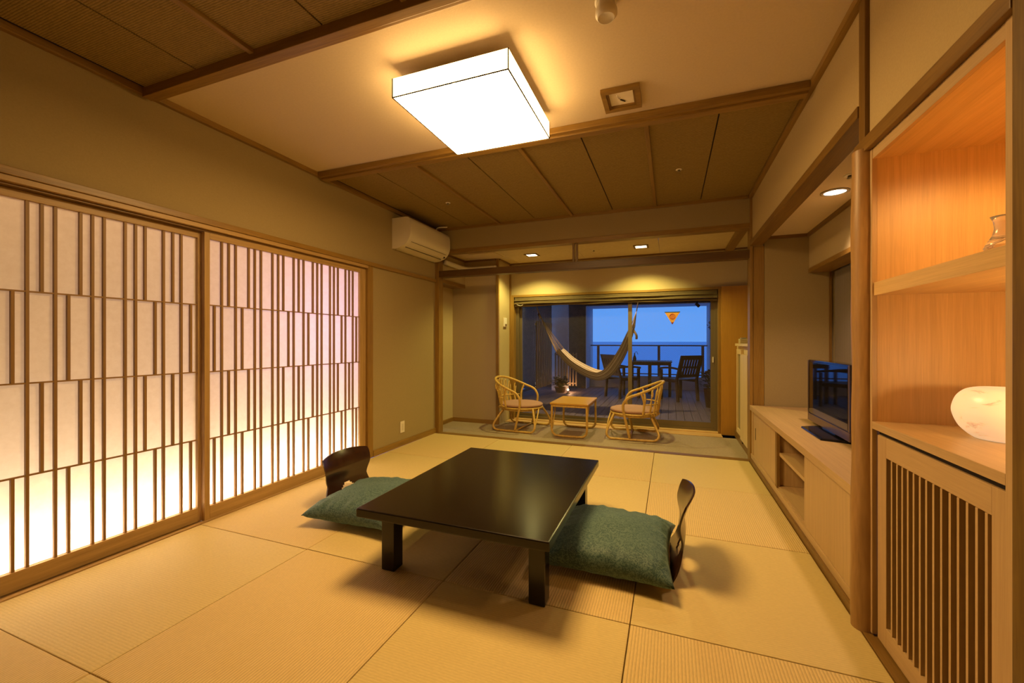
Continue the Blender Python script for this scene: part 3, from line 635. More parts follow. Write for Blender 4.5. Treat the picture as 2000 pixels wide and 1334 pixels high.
# ------------------------------------------------------------------ low black table
lt = thing('low_table', 'black lacquered low table standing on the tatami mats', 'table', (-.905, 2.165, 0))
box('tabletop', black, lt, -1.378, -.440, 1.568, 2.775, .297, .338, bev=.006)
ap = MB(); ap.box(-1.322, -.498, 1.692, 1.722, .240, .296); ap.box(-1.322, -.498, 2.616, 2.646, .240, .296); ap.box(-1.318, -1.290, 1.722, 2.616, .240, .296); ap.box(-.528, -.500, 1.722, 2.616, .240, .296)
ap.build('apron', black, lt)
for x in (-1.325, -.565):
    for y in (1.686, 2.580): box('leg', black, lt, x, x+.073, y, y+.073, .001, .296, bev=.005)

# ------------------------------------------------------------------ floor chairs and cushions
def bent_back(H, WT=.41, WM=.375, WB=.50):
    """shell facing +x local, front of the seat towards +x; foot line at x=0"""
    NU, NV = 26, 26; vs_ = []; fs = []; th_ = .009
    prof = spl([(.0, .012), (-.028, .06), (-.045, .12), (-.050, .18), (-.038, .25), (-.050, .31), (-.068, .355), (-.075, .37)], 6)
    # arc-length in z only
    def px(z):
        for i in range(len(prof)-1):
            if prof[i][1] <= z <= prof[i+1][1]+1e-9:
                t_ = (z-prof[i][1])/max(1e-6, prof[i+1][1]-prof[i][1]); return prof[i][0]+t_*(prof[i+1][0]-prof[i][0])
        return prof[-1][0]
    def half(z):
        s = z/.37
        w_ = (WB+(WM-WB)*min(1, s/.42)**.8)/2 if s < .42 else (WM+(WT+.03-WM)*math.sin(min(1, (s-.42)/.40)*math.pi/2))/2
        return w_-(.018*((s-.88)/.12)**2 if s > .88 else 0)
    m = bmesh.new(); grid = {}
    for side in (0, 1):
        for i in range(NU+1):
            for j in range(NV+1):
                u = -1+2*i/NU; z = .012+(.37-.012)*j/NV; top = .37-.012-.020*(abs(u)**3)
                z = .012+(top-.012+.012)*j/NV; y = u*half(z)
                bow = -.035*(1-u*u)*(z/.37)          # curved across: middle pushed back
                x = px(z)+bow+(.0 if side == 0 else -th_)
                grid[side, i, j] = m.verts.new((x, y, z*H/.37))
    def hole(i, j):
        u = -1+2*(i+.5)/NU; z = .012+.358*(j+.5)/NV
        return (u/.30)**2+((z-.092)/.042)**2 < 1 and z > .058
    for side in (0, 1):
        for i in range(NU):
            for j in range(NV):
                if hole(i, j): continue
                q = [grid[side, i, j], grid[side, i+1, j], grid[side, i+1, j+1], grid[side, i, j+1]]
                m.faces.new(q if side == 0 else q[::-1])
    for i in range(NU):
        for j in range(NV):
            if hole(i, j): continue
            for (di, dj, e) in ((-1, 0, ((i, j), (i, j+1))), (1, 0, ((i+1, j+1), (i+1, j))), (0, -1, ((i+1, j), (i, j))), (0, 1, ((i, j+1), (i+1, j+1)))):
                a, b = i+di, j+dj
                if a < 0 or b < 0 or a >= NU or b >= NV or hole(a, b):
                    p, q = e; m.faces.new((grid[0, *p], grid[1, *p], grid[1, *q], grid[0, *q])) if True else None
    bmesh.ops.recalc_face_normals(m, faces=m.faces)
    k = MB(); k.frombm(m, True); return k
def floor_chair(label, loc, rz, H):
    c = thing('floor_chair', label, 'chair', (0, 0, 0), 'legless floor chairs at the low table')
    o = bent_back(H).build('backrest', bentply, c)
    es = o.modifiers.new('edge', 'EDGE_SPLIT'); es.split_angle = R(50)
    s = MB(); s.box(.005, .40, -.205, .205, .003, .014, bev=.003); s.build('seat_board', bentply, c)
    c.location = loc; c.rotation_euler = (0, 0, rz); return c
floor_chair('dark bent plywood floor chair with its back to the paper screens', (-2.085, 2.355, 0), 0, .345)
floor_chair('dark bent plywood floor chair right of the table seen edge on', (-.002, 2.265, 0), R(180), .385)
def cushion(label, cx, cy, sx_, sy_, h, seed, rz=0, zb=.016, crease=1.0):
    rnd = random.Random(seed); N = 44; m = bmesh.new(); G = {}
    ph = [rnd.uniform(0, 6.28) for _ in range(12)]
    for s in (1, -1):
        for i in range(N+1):
            for j in range(N+1):
                u = -1+2*i/N; v = -1+2*j/N
                if s == -1 and (i in (0, N) or j in (0, N)): G[s, i, j] = G[1, i, j]; continue
                # pinched outline: sides drawn in, corners sharp
                x = u*(1-.10*(1-v*v)*abs(u)**3); y = v*(1-.10*(1-u*u)*abs(v)**3)
                p = max(0, (1-u**2))*max(0, (1-v**2)); t_ = p**.38
                edge = 1-min(1, (1-max(abs(u), abs(v)))*2.6)
                wr = .010*crease*edge*t_*(math.sin(v*17+ph[0])+.7*math.sin(v*31+ph[1]) if abs(u) > abs(v) else math.sin(u*19+ph[2])+.7*math.sin(u*33+ph[3]))
                wr += .004*t_*(math.sin(u*5+v*4+ph[4])+math.sin(u*3-v*6+ph[5]))
                z = (h*.62*t_+wr) if s == 1 else (-h*.38*min(1, t_*1.25)+wr*.3)
                cor = max(0, abs(u)+abs(v)-1.45)
                z += h*.38*.55-cor*.02
                G[s, i, j] = m.verts.new((x*sx_/2, y*sy_/2, z))
    for s in (1, -1):
        for i in range(N):
            for j in range(N):
                q = [G[s, i, j], G[s, i+1, j], G[s, i+1, j+1], G[s, i, j+1]]; m.faces.new(q if s == 1 else q[::-1])
    zmin = min(v.co.z for v in m.verts)
    for v in m.verts: v.co.z += zb-zmin; v.co.z = max(v.co.z, zb)
    bmesh.ops.rotate(m, verts=m.verts, matrix=Matrix.Rotation(rz, 3, 'Z')); bmesh.ops.translate(m, verts=m.verts, vec=(cx, cy, 0))
    k = MB(); k.frombm(m, True); o = k.build('floor_cushion', cush, None)
    return tag(o, label, 'cushion', 'teal floor cushions')
cush, n, b = newmat('teal_brocade')
t = n.nodes.new('ShaderNodeTexCoord'); x = n.nodes.new('ShaderNodeTexNoise'); x.inputs['Scale'].default_value = 62; x.inputs['Detail'].default_value = 1.5; x.inputs['Distortion'].default_value = 2.6
r = n.nodes.new('ShaderNodeValToRGB'); r.color_ramp.elements[0].position = .47; r.color_ramp.elements[1].position = .53
r.color_ramp.elements[0].color = (.030, .070, .066, 1); r.color_ramp.elements[1].color = (.088, .145, .120, 1)
n.links.new(t.outputs['Object'], x.inputs['Vector']); n.links.new(x.outputs['Fac'], r.inputs[0]); n.links.new(r.outputs[0], b.inputs['Base Color'])
b.inputs['Roughness'].default_value = .62; b.inputs['Specular IOR Level'].default_value = .3; b.inputs['Sheen Weight'].default_value = .25; b.inputs['Sheen Tint'].default_value = (.6, .9, .85, 1)
u = n.nodes.new('ShaderNodeBump'); u.inputs['Strength'].default_value = .35; u.inputs['Distance'].default_value = .001; n.links.new(x.outputs['Fac'], u.inputs['Height']); n.links.new(u.outputs[0], b.inputs['Normal'])
cushion('teal brocade floor cushion on the seat by the paper screens', -1.775, 2.225, .63, .64, .17, 3, R(2))
cushion('teal brocade floor cushion on the seat right of the table', -.285, 2.225, .62, .66, .17, 8, R(-1))

# ------------------------------------------------------------------ rattan chairs and table
def rattan_chair(label):
    c = thing('rattan_chair', label, 'chair', (0, 0, 0), 'rattan armchairs in the sun porch')
    def T(name, pts, r, par=c, **k): return MB().tube(pts, r, **k).build(name, rattan, par)
    r1 = .0135
    # hoop: arm, back rim, arm (one long cane that ends on the floor runners)
    hoop = [(.035, -.285, .022), (.075, -.292, .20), (.105, -.298, .34), (.100, -.300, .42), (.045, -.302, .487), (-.06, -.297, .530), (-.18, -.272, .580), (-.28, -.19, .628), (-.325, -.07, .650)]
    hoop = hoop+[(-.325, .07, .650)]+[(x, -y, z) for x, y, z in hoop[:-1]][::-1]
    T('arm_hoop', hoop, .0150, samples=5)
    for s in (-1, 1):   # floor runners curl up into the legs
        T('runner', [(.215, s*.150, .285), (.265, s*.225, .17), (.292, s*.278, .075), (.262, s*.286, .022), (.18, s*.286, .015), (-.14, s*.286, .015), (-.235, s*.280, .020), (-.275, s*.262, .070), (-.235, s*.20, .17), (-.185, s*.13, .270)], r1, samples=5)
        T('brace', [(.292, s*.272, .075), (.285, s*.17, .19), (.262, s*.06, .285)], .009, samples=5)
        T('brace', [(-.275, s*.255, .075), (-.245, s*.17, .16), (-.200, s*.05, .262)], .009, samples=5)
        T('back_upright', [(-.105, s*.245, .285), (-.120, s*.262, .42), (-.09, s*.293, .535)], .0125, samples=4)
    T('floor_stretcher', [(.035, -.285, .022), (.035, .285, .022)], .0095, cat=False)
    a_, b_ = .268, .262
    T('seat_ring', [(a_*math.cos(q*math.pi/8)+.0, b_*math.sin(q*math.pi/8), .283) for q in range(16)], .0125, closed=True, samples=3)
    T('seat_ring', [(.95*a_*math.cos(q*math.pi/8)+.0, .95*b_*math.sin(q*math.pi/8), .262) for q in range(16)], .010, closed=True, samples=3)
    sb = MB(); sb.lathe([(0, .272), (.245, .272), (.245, .284), (0, .284)], 0, 0, 32, sx=1.03, sy=1.0); sb.build('seat_base', rattan, c)
    # woven back: pairs of canes gathered at a band, looping out under the rim
    def rim(y):     # back rim point for a given side coordinate
        aa = max(-1, min(1, y/.285)); return (-.318+.20*(1-math.sqrt(max(0, 1-aa*aa*.92))), y, .640-.085*aa*aa)
    N = 9
    for k in range(N):
        y = (-1+2*k/(N-1)); yb = y*.20; ym = y*.215; yt = y*.262
        xb = -math.sqrt(max(0, 1-(yb/.262)**2))*.262; xm = xb-.018
        rx, ry, rz_ = rim(yt)
        d = .0135
        T('back_cane', [(xb, yb-d, .285), (xm-.006, ym-d, .40), ((xm*.45+rx*.55), (ym+yt)/2-d*1.8, .50), (rx*.96+xm*.04, yt-d*1.8, rz_-.060), (rx, yt, rz_-.014), (rx*.96+xm*.04, yt+d*1.8, rz_-.060), ((xm*.45+rx*.55), (ym+yt)/2+d*1.8, .50), (xm-.006, ym+d, .40), (xb, yb+d, .285)], .0068, samples=4, n=6)
        T('back_cane', [(xb-.004, yb, .285), (xm-.006, ym, .35), (xm-.010, ym, .408)], .0060, samples=4, n=6)
    bp = []
    for k in range(13):
        y = (-1+2*k/12)*.245; x_ = -math.sqrt(max(0, 1-(y/.275)**2))*.268-.016; bp.append((x_, y, .405))
    T('waist_band', bp, .0075, samples=3); T('lower_band', [(p[0]+.012, p[1], .300) for p in bp], .010, samples=3)
    w = MB()        # lashings around the hoop and seat ring
    for i in range(2, 14):
        y = -.30+.6*i/15
        for q in (-1, 1):
            x_ = -math.sqrt(max(0, 1-(y/.31)**2))*.272
            w.tube([(x_*1.0, y+q*.006, .270), (x_*1.06, y+q*.006, .284), (x_, y+q*.006, .298)], .0035, 5, samples=2)
    w.build('lashing', rattan, c)['kind'] = 'stuff'
    cs = MB(); pr = spl([(0, .288), (.20, .288), (.248, .296), (.262, .313), (.248, .331), (.19, .342), (0, .346)], 5)
    cs.lathe([(max(0, a), b) for a, b in pr], 0, 0, 44, sx=1.06, sy=1.0); cs.build('seat_pad', plain('pink_brown_cloth', (.37, .205, .135), .8, noise=.08, nscale=220, bump=.2, bscale=400), c)['label'] = 'dusty pink oval seat pad'
    return c
ch1 = rattan_chair('rattan armchair with pink pad on the left of the porch table')
ch2 = copy_tree(ch1); ch2['label'] = 'rattan armchair with pink pad on the right of the porch table'
ch1.location = (-1.800, 5.095, 0); ch1.rotation_euler = (0, 0, R(-4))
ch2.location = (-.400, 5.150, 0); ch2.rotation_euler = (0, 0, R(180+2))
rt = thing('rattan_side_table', 'small rattan table with orange brown top between the two rattan armchairs', 'table', (-1.10, 5.08, 0))
cx_, cy_ = -1.10, 5.07
tb = MB(); tb.box(cx_-.228, cx_+.228, cy_-.325, cy_+.325, .378, .402, bev=.011); tb.build('tabletop', wood('amber_veneer', (.54, .30, .05), 'x', .08, .28, 30), rt)
tg = MB(); hw, hd = .205, .300
tg.box(cx_-.215, cx_+.215, cy_-.312, cy_-.290, .352, .376, bev=.006); tg.box(cx_-.215, cx_+.215, cy_+.290, cy_+.312, .352, .376, bev=.006); tg.box(cx_-.215, cx_-.193, cy_-.290, cy_+.290, .352, .376, bev=.006); tg.box(cx_+.193, cx_+.215, cy_-.290, cy_+.290, .352, .376, bev=.006)
tg.build('frame', rattan, rt)
for s in (-1, 1):   # each end: U loop with rounded feet
    y = cy_+s*.297
    MB().tube([(cx_-.205, y, .376), (cx_-.207, y, .25), (cx_-.208, y, .09), (cx_-.180, y, .030), (cx_-.12, y, .015), (cx_+.12, y, .015), (cx_+.180, y, .030), (cx_+.208, y, .09), (cx_+.207, y, .25), (cx_+.205, y, .376)], .0135, samples=5).build('leg_loop', rattan, rt)
for s in (-1, 1): MB().tube([(cx_+s*.200, cy_-.29, .10), (cx_+s*.200, cy_-.20, .24), (cx_+s*.203, cy_-.15, .352)], .007, 6).build('brace', rattan, rt)

# ------------------------------------------------------------------ outside: balcony
dk = setting('balcony_deck', (-.5, 8.2, -.06))
x = -3.1; 
while x < 1.6:
    for (a, b) in ((5.80, 7.40), (7.405, 9.2), (9.205, 10.9)): box('deck_board', deckw, dk, x, x+.108, a, b, -.06, -.030+random.uniform(-.001, .001))
    x += .114
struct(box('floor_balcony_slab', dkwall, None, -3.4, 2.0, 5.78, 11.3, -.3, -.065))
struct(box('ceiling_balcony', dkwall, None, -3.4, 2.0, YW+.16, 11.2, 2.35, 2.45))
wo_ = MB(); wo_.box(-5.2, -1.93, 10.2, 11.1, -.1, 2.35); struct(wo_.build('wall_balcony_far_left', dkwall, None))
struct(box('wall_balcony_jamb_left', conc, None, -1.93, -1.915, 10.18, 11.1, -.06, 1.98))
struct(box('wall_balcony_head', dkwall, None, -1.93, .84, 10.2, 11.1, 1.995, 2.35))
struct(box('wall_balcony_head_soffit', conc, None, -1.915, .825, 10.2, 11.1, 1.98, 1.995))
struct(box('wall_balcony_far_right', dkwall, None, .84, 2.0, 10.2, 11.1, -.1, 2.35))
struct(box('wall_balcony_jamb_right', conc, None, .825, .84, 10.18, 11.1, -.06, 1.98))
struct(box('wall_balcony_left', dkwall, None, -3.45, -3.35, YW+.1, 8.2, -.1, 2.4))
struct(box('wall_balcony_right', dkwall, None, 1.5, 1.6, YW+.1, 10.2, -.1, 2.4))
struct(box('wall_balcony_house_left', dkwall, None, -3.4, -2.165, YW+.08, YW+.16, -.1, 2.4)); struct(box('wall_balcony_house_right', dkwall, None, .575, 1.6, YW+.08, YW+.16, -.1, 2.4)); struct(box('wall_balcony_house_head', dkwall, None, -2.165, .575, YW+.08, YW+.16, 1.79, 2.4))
struct(box('wall_balcony_column', conc, None, -2.62, -2.22, 9.55, 9.62, -.05, 2.34))
struct(box('wall_balcony_kerb', conc, None, -1.915, .825, 10.70, 10.86, -.06, .27))
rl = thing('balcony_railing', 'metal railing across the balcony opening in front of the sea', 'railing', (-.55, 10.78, .27))
rm = plain('rail_metal', (.20, .17, .15), .5, .5)
box('top_rail', rm, rl, -1.91, .82, 10.75, 10.81, 1.005, 1.035); box('bottom_rail', rm, rl, -1.91, .82, 10.76, 10.80, .31, .335)
for x in (-1.72, -.255, .72): box('post', rm, rl, x-.030, x+.030, 10.755, 10.805, .27, 1.005)
sea = MB().add([(-30000, 11.5, -25), (30000, 11.5, -25), (30000, 40000, -25), (-30000, 40000, -25)], [(0, 1, 2, 3)])
sm_, n, b = newmat('sea_water'); b.inputs['Base Color'].default_value = (.34, .58, .80, 1); b.inputs['Roughness'].default_value = .6; b.inputs['Specular IOR Level'].default_value = .25; b.inputs['IOR'].default_value = 1.33
t = n.nodes.new('ShaderNodeTexCoord'); mp = n.nodes.new('ShaderNodeMapping'); mp.inputs['Scale'].default_value = (.05, .11, .1); x = n.nodes.new('ShaderNodeTexNoise'); x.inputs['Scale'].default_value = 1; x.inputs['Detail'].default_value = 6
u = n.nodes.new('ShaderNodeBump'); u.inputs['Strength'].default_value = 1; u.inputs['Distance'].default_value = 3
n.links.new(t.outputs['Object'], mp.inputs[0]); n.links.new(mp.outputs[0], x.inputs['Vector']); n.links.new(x.outputs['Fac'], u.inputs['Height']); n.links.new(u.outputs[0], b.inputs['Normal'])
struct(sea.build('sea', sm_, None))
# slatted screen at the left side of the balcony
ss = thing('slatted_screen', 'tall screen of thin vertical slats at the left side of the balcony', 'screen', (-2.6, 9.2, 0))
slm = wood('screen_slat', (.30, .22, .14), 'z', .2, .6)
y = 8.28
while y < 9.50:
    box('slat', slm, ss, -2.61, -2.585, y, y+.030, .13, 1.55); y += .095
box('rail', slm, ss, -2.63, -2.611, 8.25, 9.52, .16, .20); box('rail', slm, ss, -2.63, -2.611, 8.25, 9.52, 1.46, 1.50)
lt2 = thing('low_slatted_screen', 'low slatted screen in front of the far white column', 'screen', (-2.2, 9.5, 0))
x = -2.52
while x < -2.02: box('slat', slm, lt2, x, x+.028, 9.46, 9.485, .10, .86); x += .07
box('rail', slm, lt2, -2.53, -2.02, 9.486, 9.505, .14, .17); box('rail', slm, lt2, -2.53, -2.02, 9.486, 9.505, .80, .83)
light('balcony_lantern_light', 'POINT', (-2.12, 9.28, .10), (1.0, .50, .22), 4, size=.03)
ln = thing('floor_lantern', 'tiny lit lantern on the deck among leaves left of the hammock', 'lantern', (-2.12, 9.10, -.03))
MB().lathe([(0, -.03), (.05, -.03), (.05, -.02), (.012, -.015), (.012, .02), (.0, .02)], -2.12, 9.10, 14).build('stand', black, ln)
MB().lathe([(0, .022), (.022, .03), (.026, .05), (.012, .075), (0, .085)], -2.12, 9.10, 12).build('glass_bulb', lampmat('lantern_glow', (1, .55, .3), 4), ln)
leafm = plain('leaf_green', (.035, .07, .02), .6, noise=.3, nscale=30)
def potted(name, label, x, y, zb, hp, rp, hf, n_, seed, hang=False):
    rnd = random.Random(seed); p = thing(name, label, 'plant', (x, y, zb))
    MB().lathe([(0, zb), (rp*.75, zb), (rp, zb+hp), (rp*1.05, zb+hp), (rp*.9, zb+hp-.02), (0, zb+hp-.03)], x, y, 20).build('pot', plain('pot_brown', (.17, .10, .05), .7), p)
    lf = MB(); st = MB()
    for k in range(n_):
        a = rnd.uniform(0, 6.28); rr = rnd.uniform(.02, rp*1.35); z = zb+hp+rnd.uniform(.02, hf); c_ = Vector((x+rr*math.cos(a), y+rr*math.sin(a), z))
        d_ = Vector((math.cos(a), math.sin(a), rnd.uniform(-.3, .8))).normalized(); s_ = d_.cross(Vector((0, 0, 1))).normalized(); L = rnd.uniform(.05, .10); w_ = L*.35
        lf.add([c_, c_+d_*L*.5+s_*w_, c_+d_*L, c_+d_*L*.5-s_*w_, c_+d_*L*.5+Vector((0, 0, .006))], [(0, 1, 4), (1, 2, 4), (2, 3, 4), (3, 0, 4)])
        if k % 5 == 0: st.tube([(x, y, zb+hp-.03), (x+rr*.5*math.cos(a), y+rr*.5*math.sin(a), (z+zb+hp)/2), tuple(c_)], .004, 4, samples=2)
    st.build('stem', leafm, p); o = lf.build('foliage', leafm, p); o['kind'] = 'stuff'
potted('potted_plant', 'bushy plant in a brown pot at the right end of the balcony', .70, 8.05, -.03, .32, .15, .32, 260, 4)
potted('potted_shrub', 'low leafy plant on the deck behind the glass beside the lantern', -2.32, 9.20, -.03, .12, .13, .22, 220, 5)
hp_ = thing('hanging_ornament', 'dark leafy ornament hanging on the right wall of the balcony opening', 'ornament', (.62, 8.6, 1.5))
hm = MB(); rnd = random.Random(2)
for k in range(120):
    a = rnd.uniform(0, 6.28); rr = rnd.uniform(0, .075); z = 1.50-rnd.uniform(0, .13); c_ = Vector((.74+rr*math.cos(a), 8.6+rr*math.sin(a), z)); d_ = Vector((rnd.uniform(-1, 1), rnd.uniform(-1, 1), rnd.uniform(-1, 1))).normalized(); s_ = d_.orthogonal().normalized()
    hm.add([c_, c_+d_*.02+s_*.01, c_+d_*.045, c_+d_*.02-s_*.01], [(0, 1, 2), (0, 2, 3)])
o = hm.build('leaves', plain('dark_leaf', (.03, .02, .012), .8), hp_); o['kind'] = 'stuff'
MB().tube([(.74, 8.6, 1.50), (.74, 8.6, 2.35)], .004, 5).build('cord', black, hp_)
cw = thing('balcony_spotlight', 'small dark spotlight under the top right corner of the balcony opening', 'spotlight', (.50, 8.9, 1.72))
MB().tube([(.50, 8.9, 2.35), (.50, 8.9, 1.86)], .008, 6).build('stem', black, cw); MB().tube([(.47, 8.88, 1.86), (.53, 8.86, 1.80)], .03, 10).build('head', black, cw)

bd = thing('balcony_fill_light', 'round fill light added out of view above the hammock', 'downlight', (-.95, 6.60, 2.35))  # added out of sight above the window head to brighten the hammock
MB().lathe([(.05, 2.349), (.07, 2.349), (.07, 2.342), (.05, 2.345)], -.95, 6.60, 20).build('ring', rm, bd); MB().lathe([(0, 2.346), (.05, 2.346), (.05, 2.349), (0, 2.349)], -.95, 6.60, 20).build('diffuser', bulb_w, bd)
light('balcony_fill_spot', 'SPOT', (-.95, 6.60, 2.33), (1.0, .70, .38), 125, size=.03, spot=104, blend=.6)  # unseen spot of the added fill, aimed down over the hammock
# garden table and chairs
gt = thing('garden_table', 'slatted teak table on the balcony between two teak chairs', 'table', (-.39, 9.58, -.03))
tx0, tx1, ty0, ty1, zt_ = -.84, .025, 9.22, 9.98, .695
k = tx0
while k < tx1-.02: box('top_slat', teak, gt, k, k+.052, ty0, ty1, zt_-.018, zt_); k += .0592
fr_ = MB(); fr_.box(tx0, tx1, ty0, ty0+.03, zt_-.075, zt_-.02); fr_.box(tx0, tx1, ty1-.03, ty1, zt_-.075, zt_-.02); fr_.box(tx0, tx0+.03, ty0+.03, ty1-.03, zt_-.075, zt_-.02); fr_.box(tx1-.03, tx1, ty0+.03, ty1-.03, zt_-.075, zt_-.02); fr_.build('apron', teak, gt)
for x in (tx0, tx1-.06):
    for y in (ty0+.031, ty1-.09): box('leg', teak, gt, x+.001, x+.058, y, y+.058, -.029, zt_-.076)
box('centre_post', teak, gt, -.45, -.38, 9.56, 9.63, -.029, zt_-.02)
bt = thing('table_lantern', 'small dark bottle lantern on the balcony table beside the window mullion', 'lantern', (-.72, 9.40, .70))
MB().lathe([(0, .701), (.035, .701), (.038, .75), (.025, .80), (.012, .83), (.012, .87), (0, .87)], -.72, 9.40, 14).build('bottle', plain('bottle_dark', (.03, .02, .015), .3), bt); MB().tube([(-.72, 9.40, .87), (-.68, 9.40, .90), (-.65, 9.40, .84)], .005, 5).build('handle', black, bt)
def garden_chair(label):
    c = thing('garden_chair', label, 'chair', (0, 0, 0), 'teak chairs on the balcony'); T = lambda nm, *a: box(nm, teak, c, *a)
    for k in range(5): T('seat_slat', -.20+k*.092, -.20+k*.092+.080, -.225, .225, .405, .422)
    for s in (-1, 1):
        y = s*.245
        T('front_leg', .20, .245, y-.022, y+.022, .001, .60)
        m = MB(); m.add([(-.26, y-.02, .001), (-.21, y-.02, .001), (-.21, y+.02, .001), (-.26, y+.02, .001), (-.225, y-.02, .42), (-.175, y-.02, .42), (-.175, y+.02, .42), (-.225, y+.02, .42)], [(0, 3, 2, 1), (4, 5, 6, 7), (0, 1, 5, 4), (1, 2, 6, 5), (2, 3, 7, 6), (3, 0, 4, 7)]); m.build('rear_leg', teak, c)
        m = MB(); m.add([(-.225, y-.02, .42), (-.185, y-.02, .42), (-.185, y+.02, .42), (-.225, y+.02, .42), (-.36, y-.02, .885), (-.325, y-.02, .885), (-.325, y+.02, .885), (-.36, y+.02, .885)], [(0, 3, 2, 1), (4, 5, 6, 7), (0, 1, 5, 4), (1, 2, 6, 5), (2, 3, 7, 6), (3, 0, 4, 7)]); m.build('back_stile', teak, c)
        MB().tube([(.27, y, .615), (.12, y, .635), (-.08, y, .640), (-.28, y, .620)], .020, 6).build('arm', teak, c)
    def tilt(z): return -.205-(z-.42)*.30
    for z0_, z1_, nm in ((.46, .52, 'back_rail'), (.64, .675, 'back_rail'), (.80, .885, 'back_rail')):
        m = MB(); a, b = tilt(z0_), tilt(z1_); m.add([(a-.012, -.224, z0_), (a+.012, -.224, z0_), (a+.012, .224, z0_), (a-.012, .224, z0_), (b-.012, -.224, z1_), (b+.012, -.224, z1_), (b+.012, .224, z1_), (b-.012, .224, z1_)], [(0, 3, 2, 1), (4, 5, 6, 7), (0, 1, 5, 4), (1, 2, 6, 5), (2, 3, 7, 6), (3, 0, 4, 7)]); m.build(nm, teak, c)
    for k in range(7):
        y = -.195+k*.065; a, b = tilt(.52), tilt(.80)
        m = MB(); m.add([(a-.008, y-.022, .52), (a+.008, y-.022, .52), (a+.008, y+.022, .52), (a-.008, y+.022, .52), (b-.008, y-.022, .80), (b+.008, y-.022, .80), (b+.008, y+.022, .80), (b-.008, y+.022, .80)], [(0, 3, 2, 1), (4, 5, 6, 7), (0, 1, 5, 4), (1, 2, 6, 5), (2, 3, 7, 6), (3, 0, 4, 7)]); m.build('back_slat', teak, c)
    box('side_rail', teak, c, -.20, .22, .226, .243, .36, .404); box('side_rail', teak, c, -.20, .22, -.243, -.226, .36, .404)
    return c
g1 = garden_chair('dark slatted teak armchair right of the balcony table, its back to the room'); g2 = copy_tree(g1); g2['label'] = 'dark slatted teak armchair left of the balcony table, partly behind the hammock'
g1.location = (.165, 8.85, -.03); g1.rotation_euler = (0, 0, R(132)); g2.location = (-.93, 8.88, -.03); g2.rotation_euler = (0, 0, R(42))

# hammock
hk = thing('hammock', 'striped cream cloth hammock hanging from the balcony ceiling behind the window', 'hammock', (-1.25, 6.9, .5))
hmm = bpy.data.materials.new('hammock_cloth'); hmm.use_nodes = True; n = hmm.node_tree; b = n.nodes['Principled BSDF']
uvn = n.nodes.new('ShaderNodeUVMap'); s = n.nodes.new('ShaderNodeSeparateXYZ'); n.links.new(uvn.outputs[0], s.inputs[0])
k = n.nodes.new('ShaderNodeMath'); k.operation = 'MULTIPLY'; k.inputs[1].default_value = 95; n.links.new(s.outputs[1], k.inputs[0])
sn = n.nodes.new('ShaderNodeMath'); sn.operation = 'SINE'; n.links.new(k.outputs[0], sn.inputs[0])
r = n.nodes.new('ShaderNodeValToRGB'); n.links.new(sn.outputs[0], r.inputs[0]); r.color_ramp.elements[0].position = .0; r.color_ramp.elements[0].color = (.86, .74, .50, 1); r.color_ramp.elements[1].position = .9; r.color_ramp.elements[1].color = (.30, .18, .07, 1)
e3 = r.color_ramp.elements.new(.62); e3.color = (.86, .74, .50, 1)
n.links.new(r.outputs[0], b.inputs['Base Color']); b.inputs['Roughness'].default_value = .85
HY = 6.9
cl_pts = [(-1.80, .93), (-1.62, .74), (-1.42, .60), (-1.20, .50), (-1.03, .49), (-.87, .58), (-.74, .76), (-.64, .97), (-.565, 1.20), (-.53, 1.34)]
def cr1(P, t_):
    n_ = len(P)-1; f_ = t_*n_; i = min(int(f_), n_-1); u_ = f_-i; a = P[max(i-1, 0)]; b = P[i]; c_ = P[i+1]; d_ = P[min(i+2, n_)]
    return tuple(.5*(2*b[j]+(c_[j]-a[j])*u_+(2*a[j]-5*b[j]+4*c_[j]-d_[j])*u_*u_+(-a[j]+3*b[j]-3*c_[j]+d_[j])*u_**3) for j in range(len(b)))
NT, NS = 60, 26; vs_ = []; uv = []
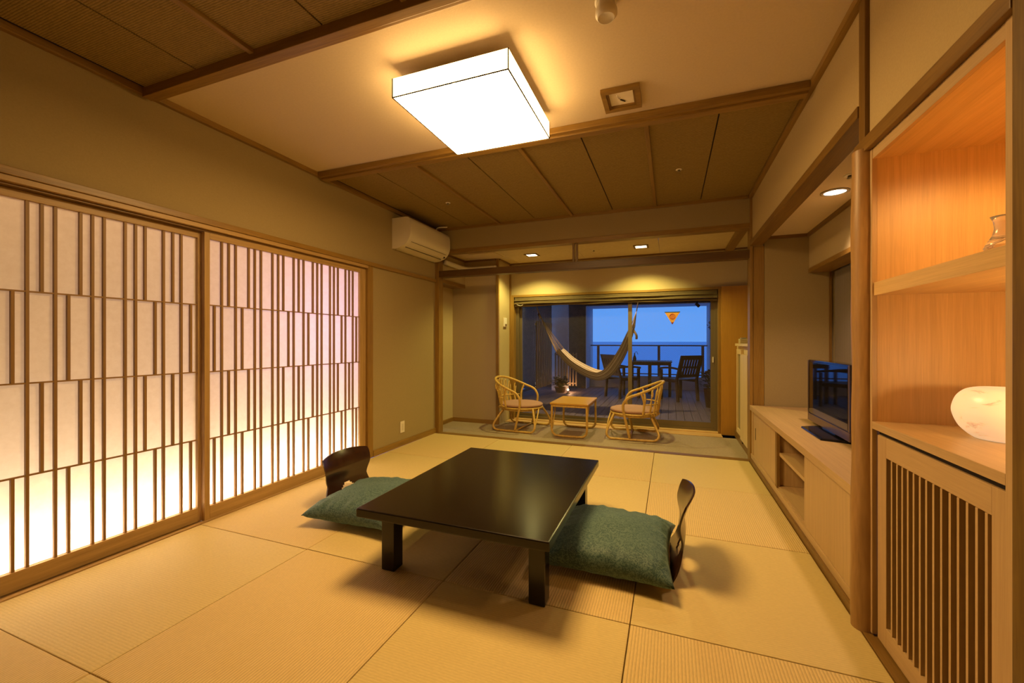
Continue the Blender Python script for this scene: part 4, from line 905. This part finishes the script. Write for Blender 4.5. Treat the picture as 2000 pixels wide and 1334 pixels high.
for i in range(NT+1):
    t_ = i/NT; cx2, cz2 = cr1(cl_pts, t_)
    x2, z2 = cr1(cl_pts, min(1, t_+.01)); x1_, z1_ = cr1(cl_pts, max(0, t_-.01)); tx, tz = x2-x1_, z2-z1_; L = math.hypot(tx, tz); nx, nz = -tz/L, tx/L
    wy = .33*math.sin(math.pi*(.16+.74*t_))**.9*(1-.45*max(0, t_-.75)/.25); ww = .135*math.sin(math.pi*(.25+.60*t_))
    for j in range(NS+1):
        v = -1+2*j/NS; th_ = v*1.15
        off = ww*(1-math.cos(th_))*1.9+.006*math.sin(v*23+t_*3)
        vs_.append((cx2+nx*off, HY+wy*math.sin(th_)/math.sin(1.15), cz2+nz*off)); 
m = MB(); m.add(vs_, [(i*(NS+1)+j, (i+1)*(NS+1)+j, (i+1)*(NS+1)+j+1, i*(NS+1)+j+1) for i in range(NT) for j in range(NS)], True)
o = m.build('cloth', hmm, hk); me = o.data; ul = me.uv_layers.new(name='UVMap')
for poly in me.polygons:
    for li in poly.loop_indices:
        vi = me.loops[li].vertex_index; ul.data[li].uv = ((vi//(NS+1))/NT, (vi % (NS+1))/NS)
hc = plain('hammock_cord', (.50, .36, .20), .9)
for (kx, kz, idx, nm) in ((-2.10, 1.56, 0, 'left'), (-.500, 1.60, NT, 'right')):
    st = MB()
    for j in range(0, NS+1, 2):
        p = vs_[idx*(NS+1)+j]; st.tube([(kx, HY, kz), ((kx*.5+p[0]*.5), HY+(p[1]-HY)*.45, (kz+p[2])/2-.01), p], .0035, 4, samples=2)
    st.build('fan_cord', hc, hk)
MB().tube([(-2.10, HY, 1.56), (-2.42, HY+.1, 2.35)], .009, 6).build('hanging_rope', hc, hk); MB().tube([(-.500, HY, 1.60), (-.36, HY+.05, 2.35)], .008, 6).build('hanging_rope', hc, hk)
MB().tube([(-2.125, HY, 1.60), (-2.085, HY, 1.52)], .022, 8).build('knot', hc, hk); MB().tube([(-2.11, HY, 1.55), (-2.125, HY+.01, 1.2), (-2.11, HY, .95)], .005, 5).build('loose_cord', hc, hk)
MB().tube([(-.545, HY-.02, 1.30), (-.50, HY-.02, 1.22), (-.50, HY, 1.16)], .018, 6).build('tassel', hc, hk)
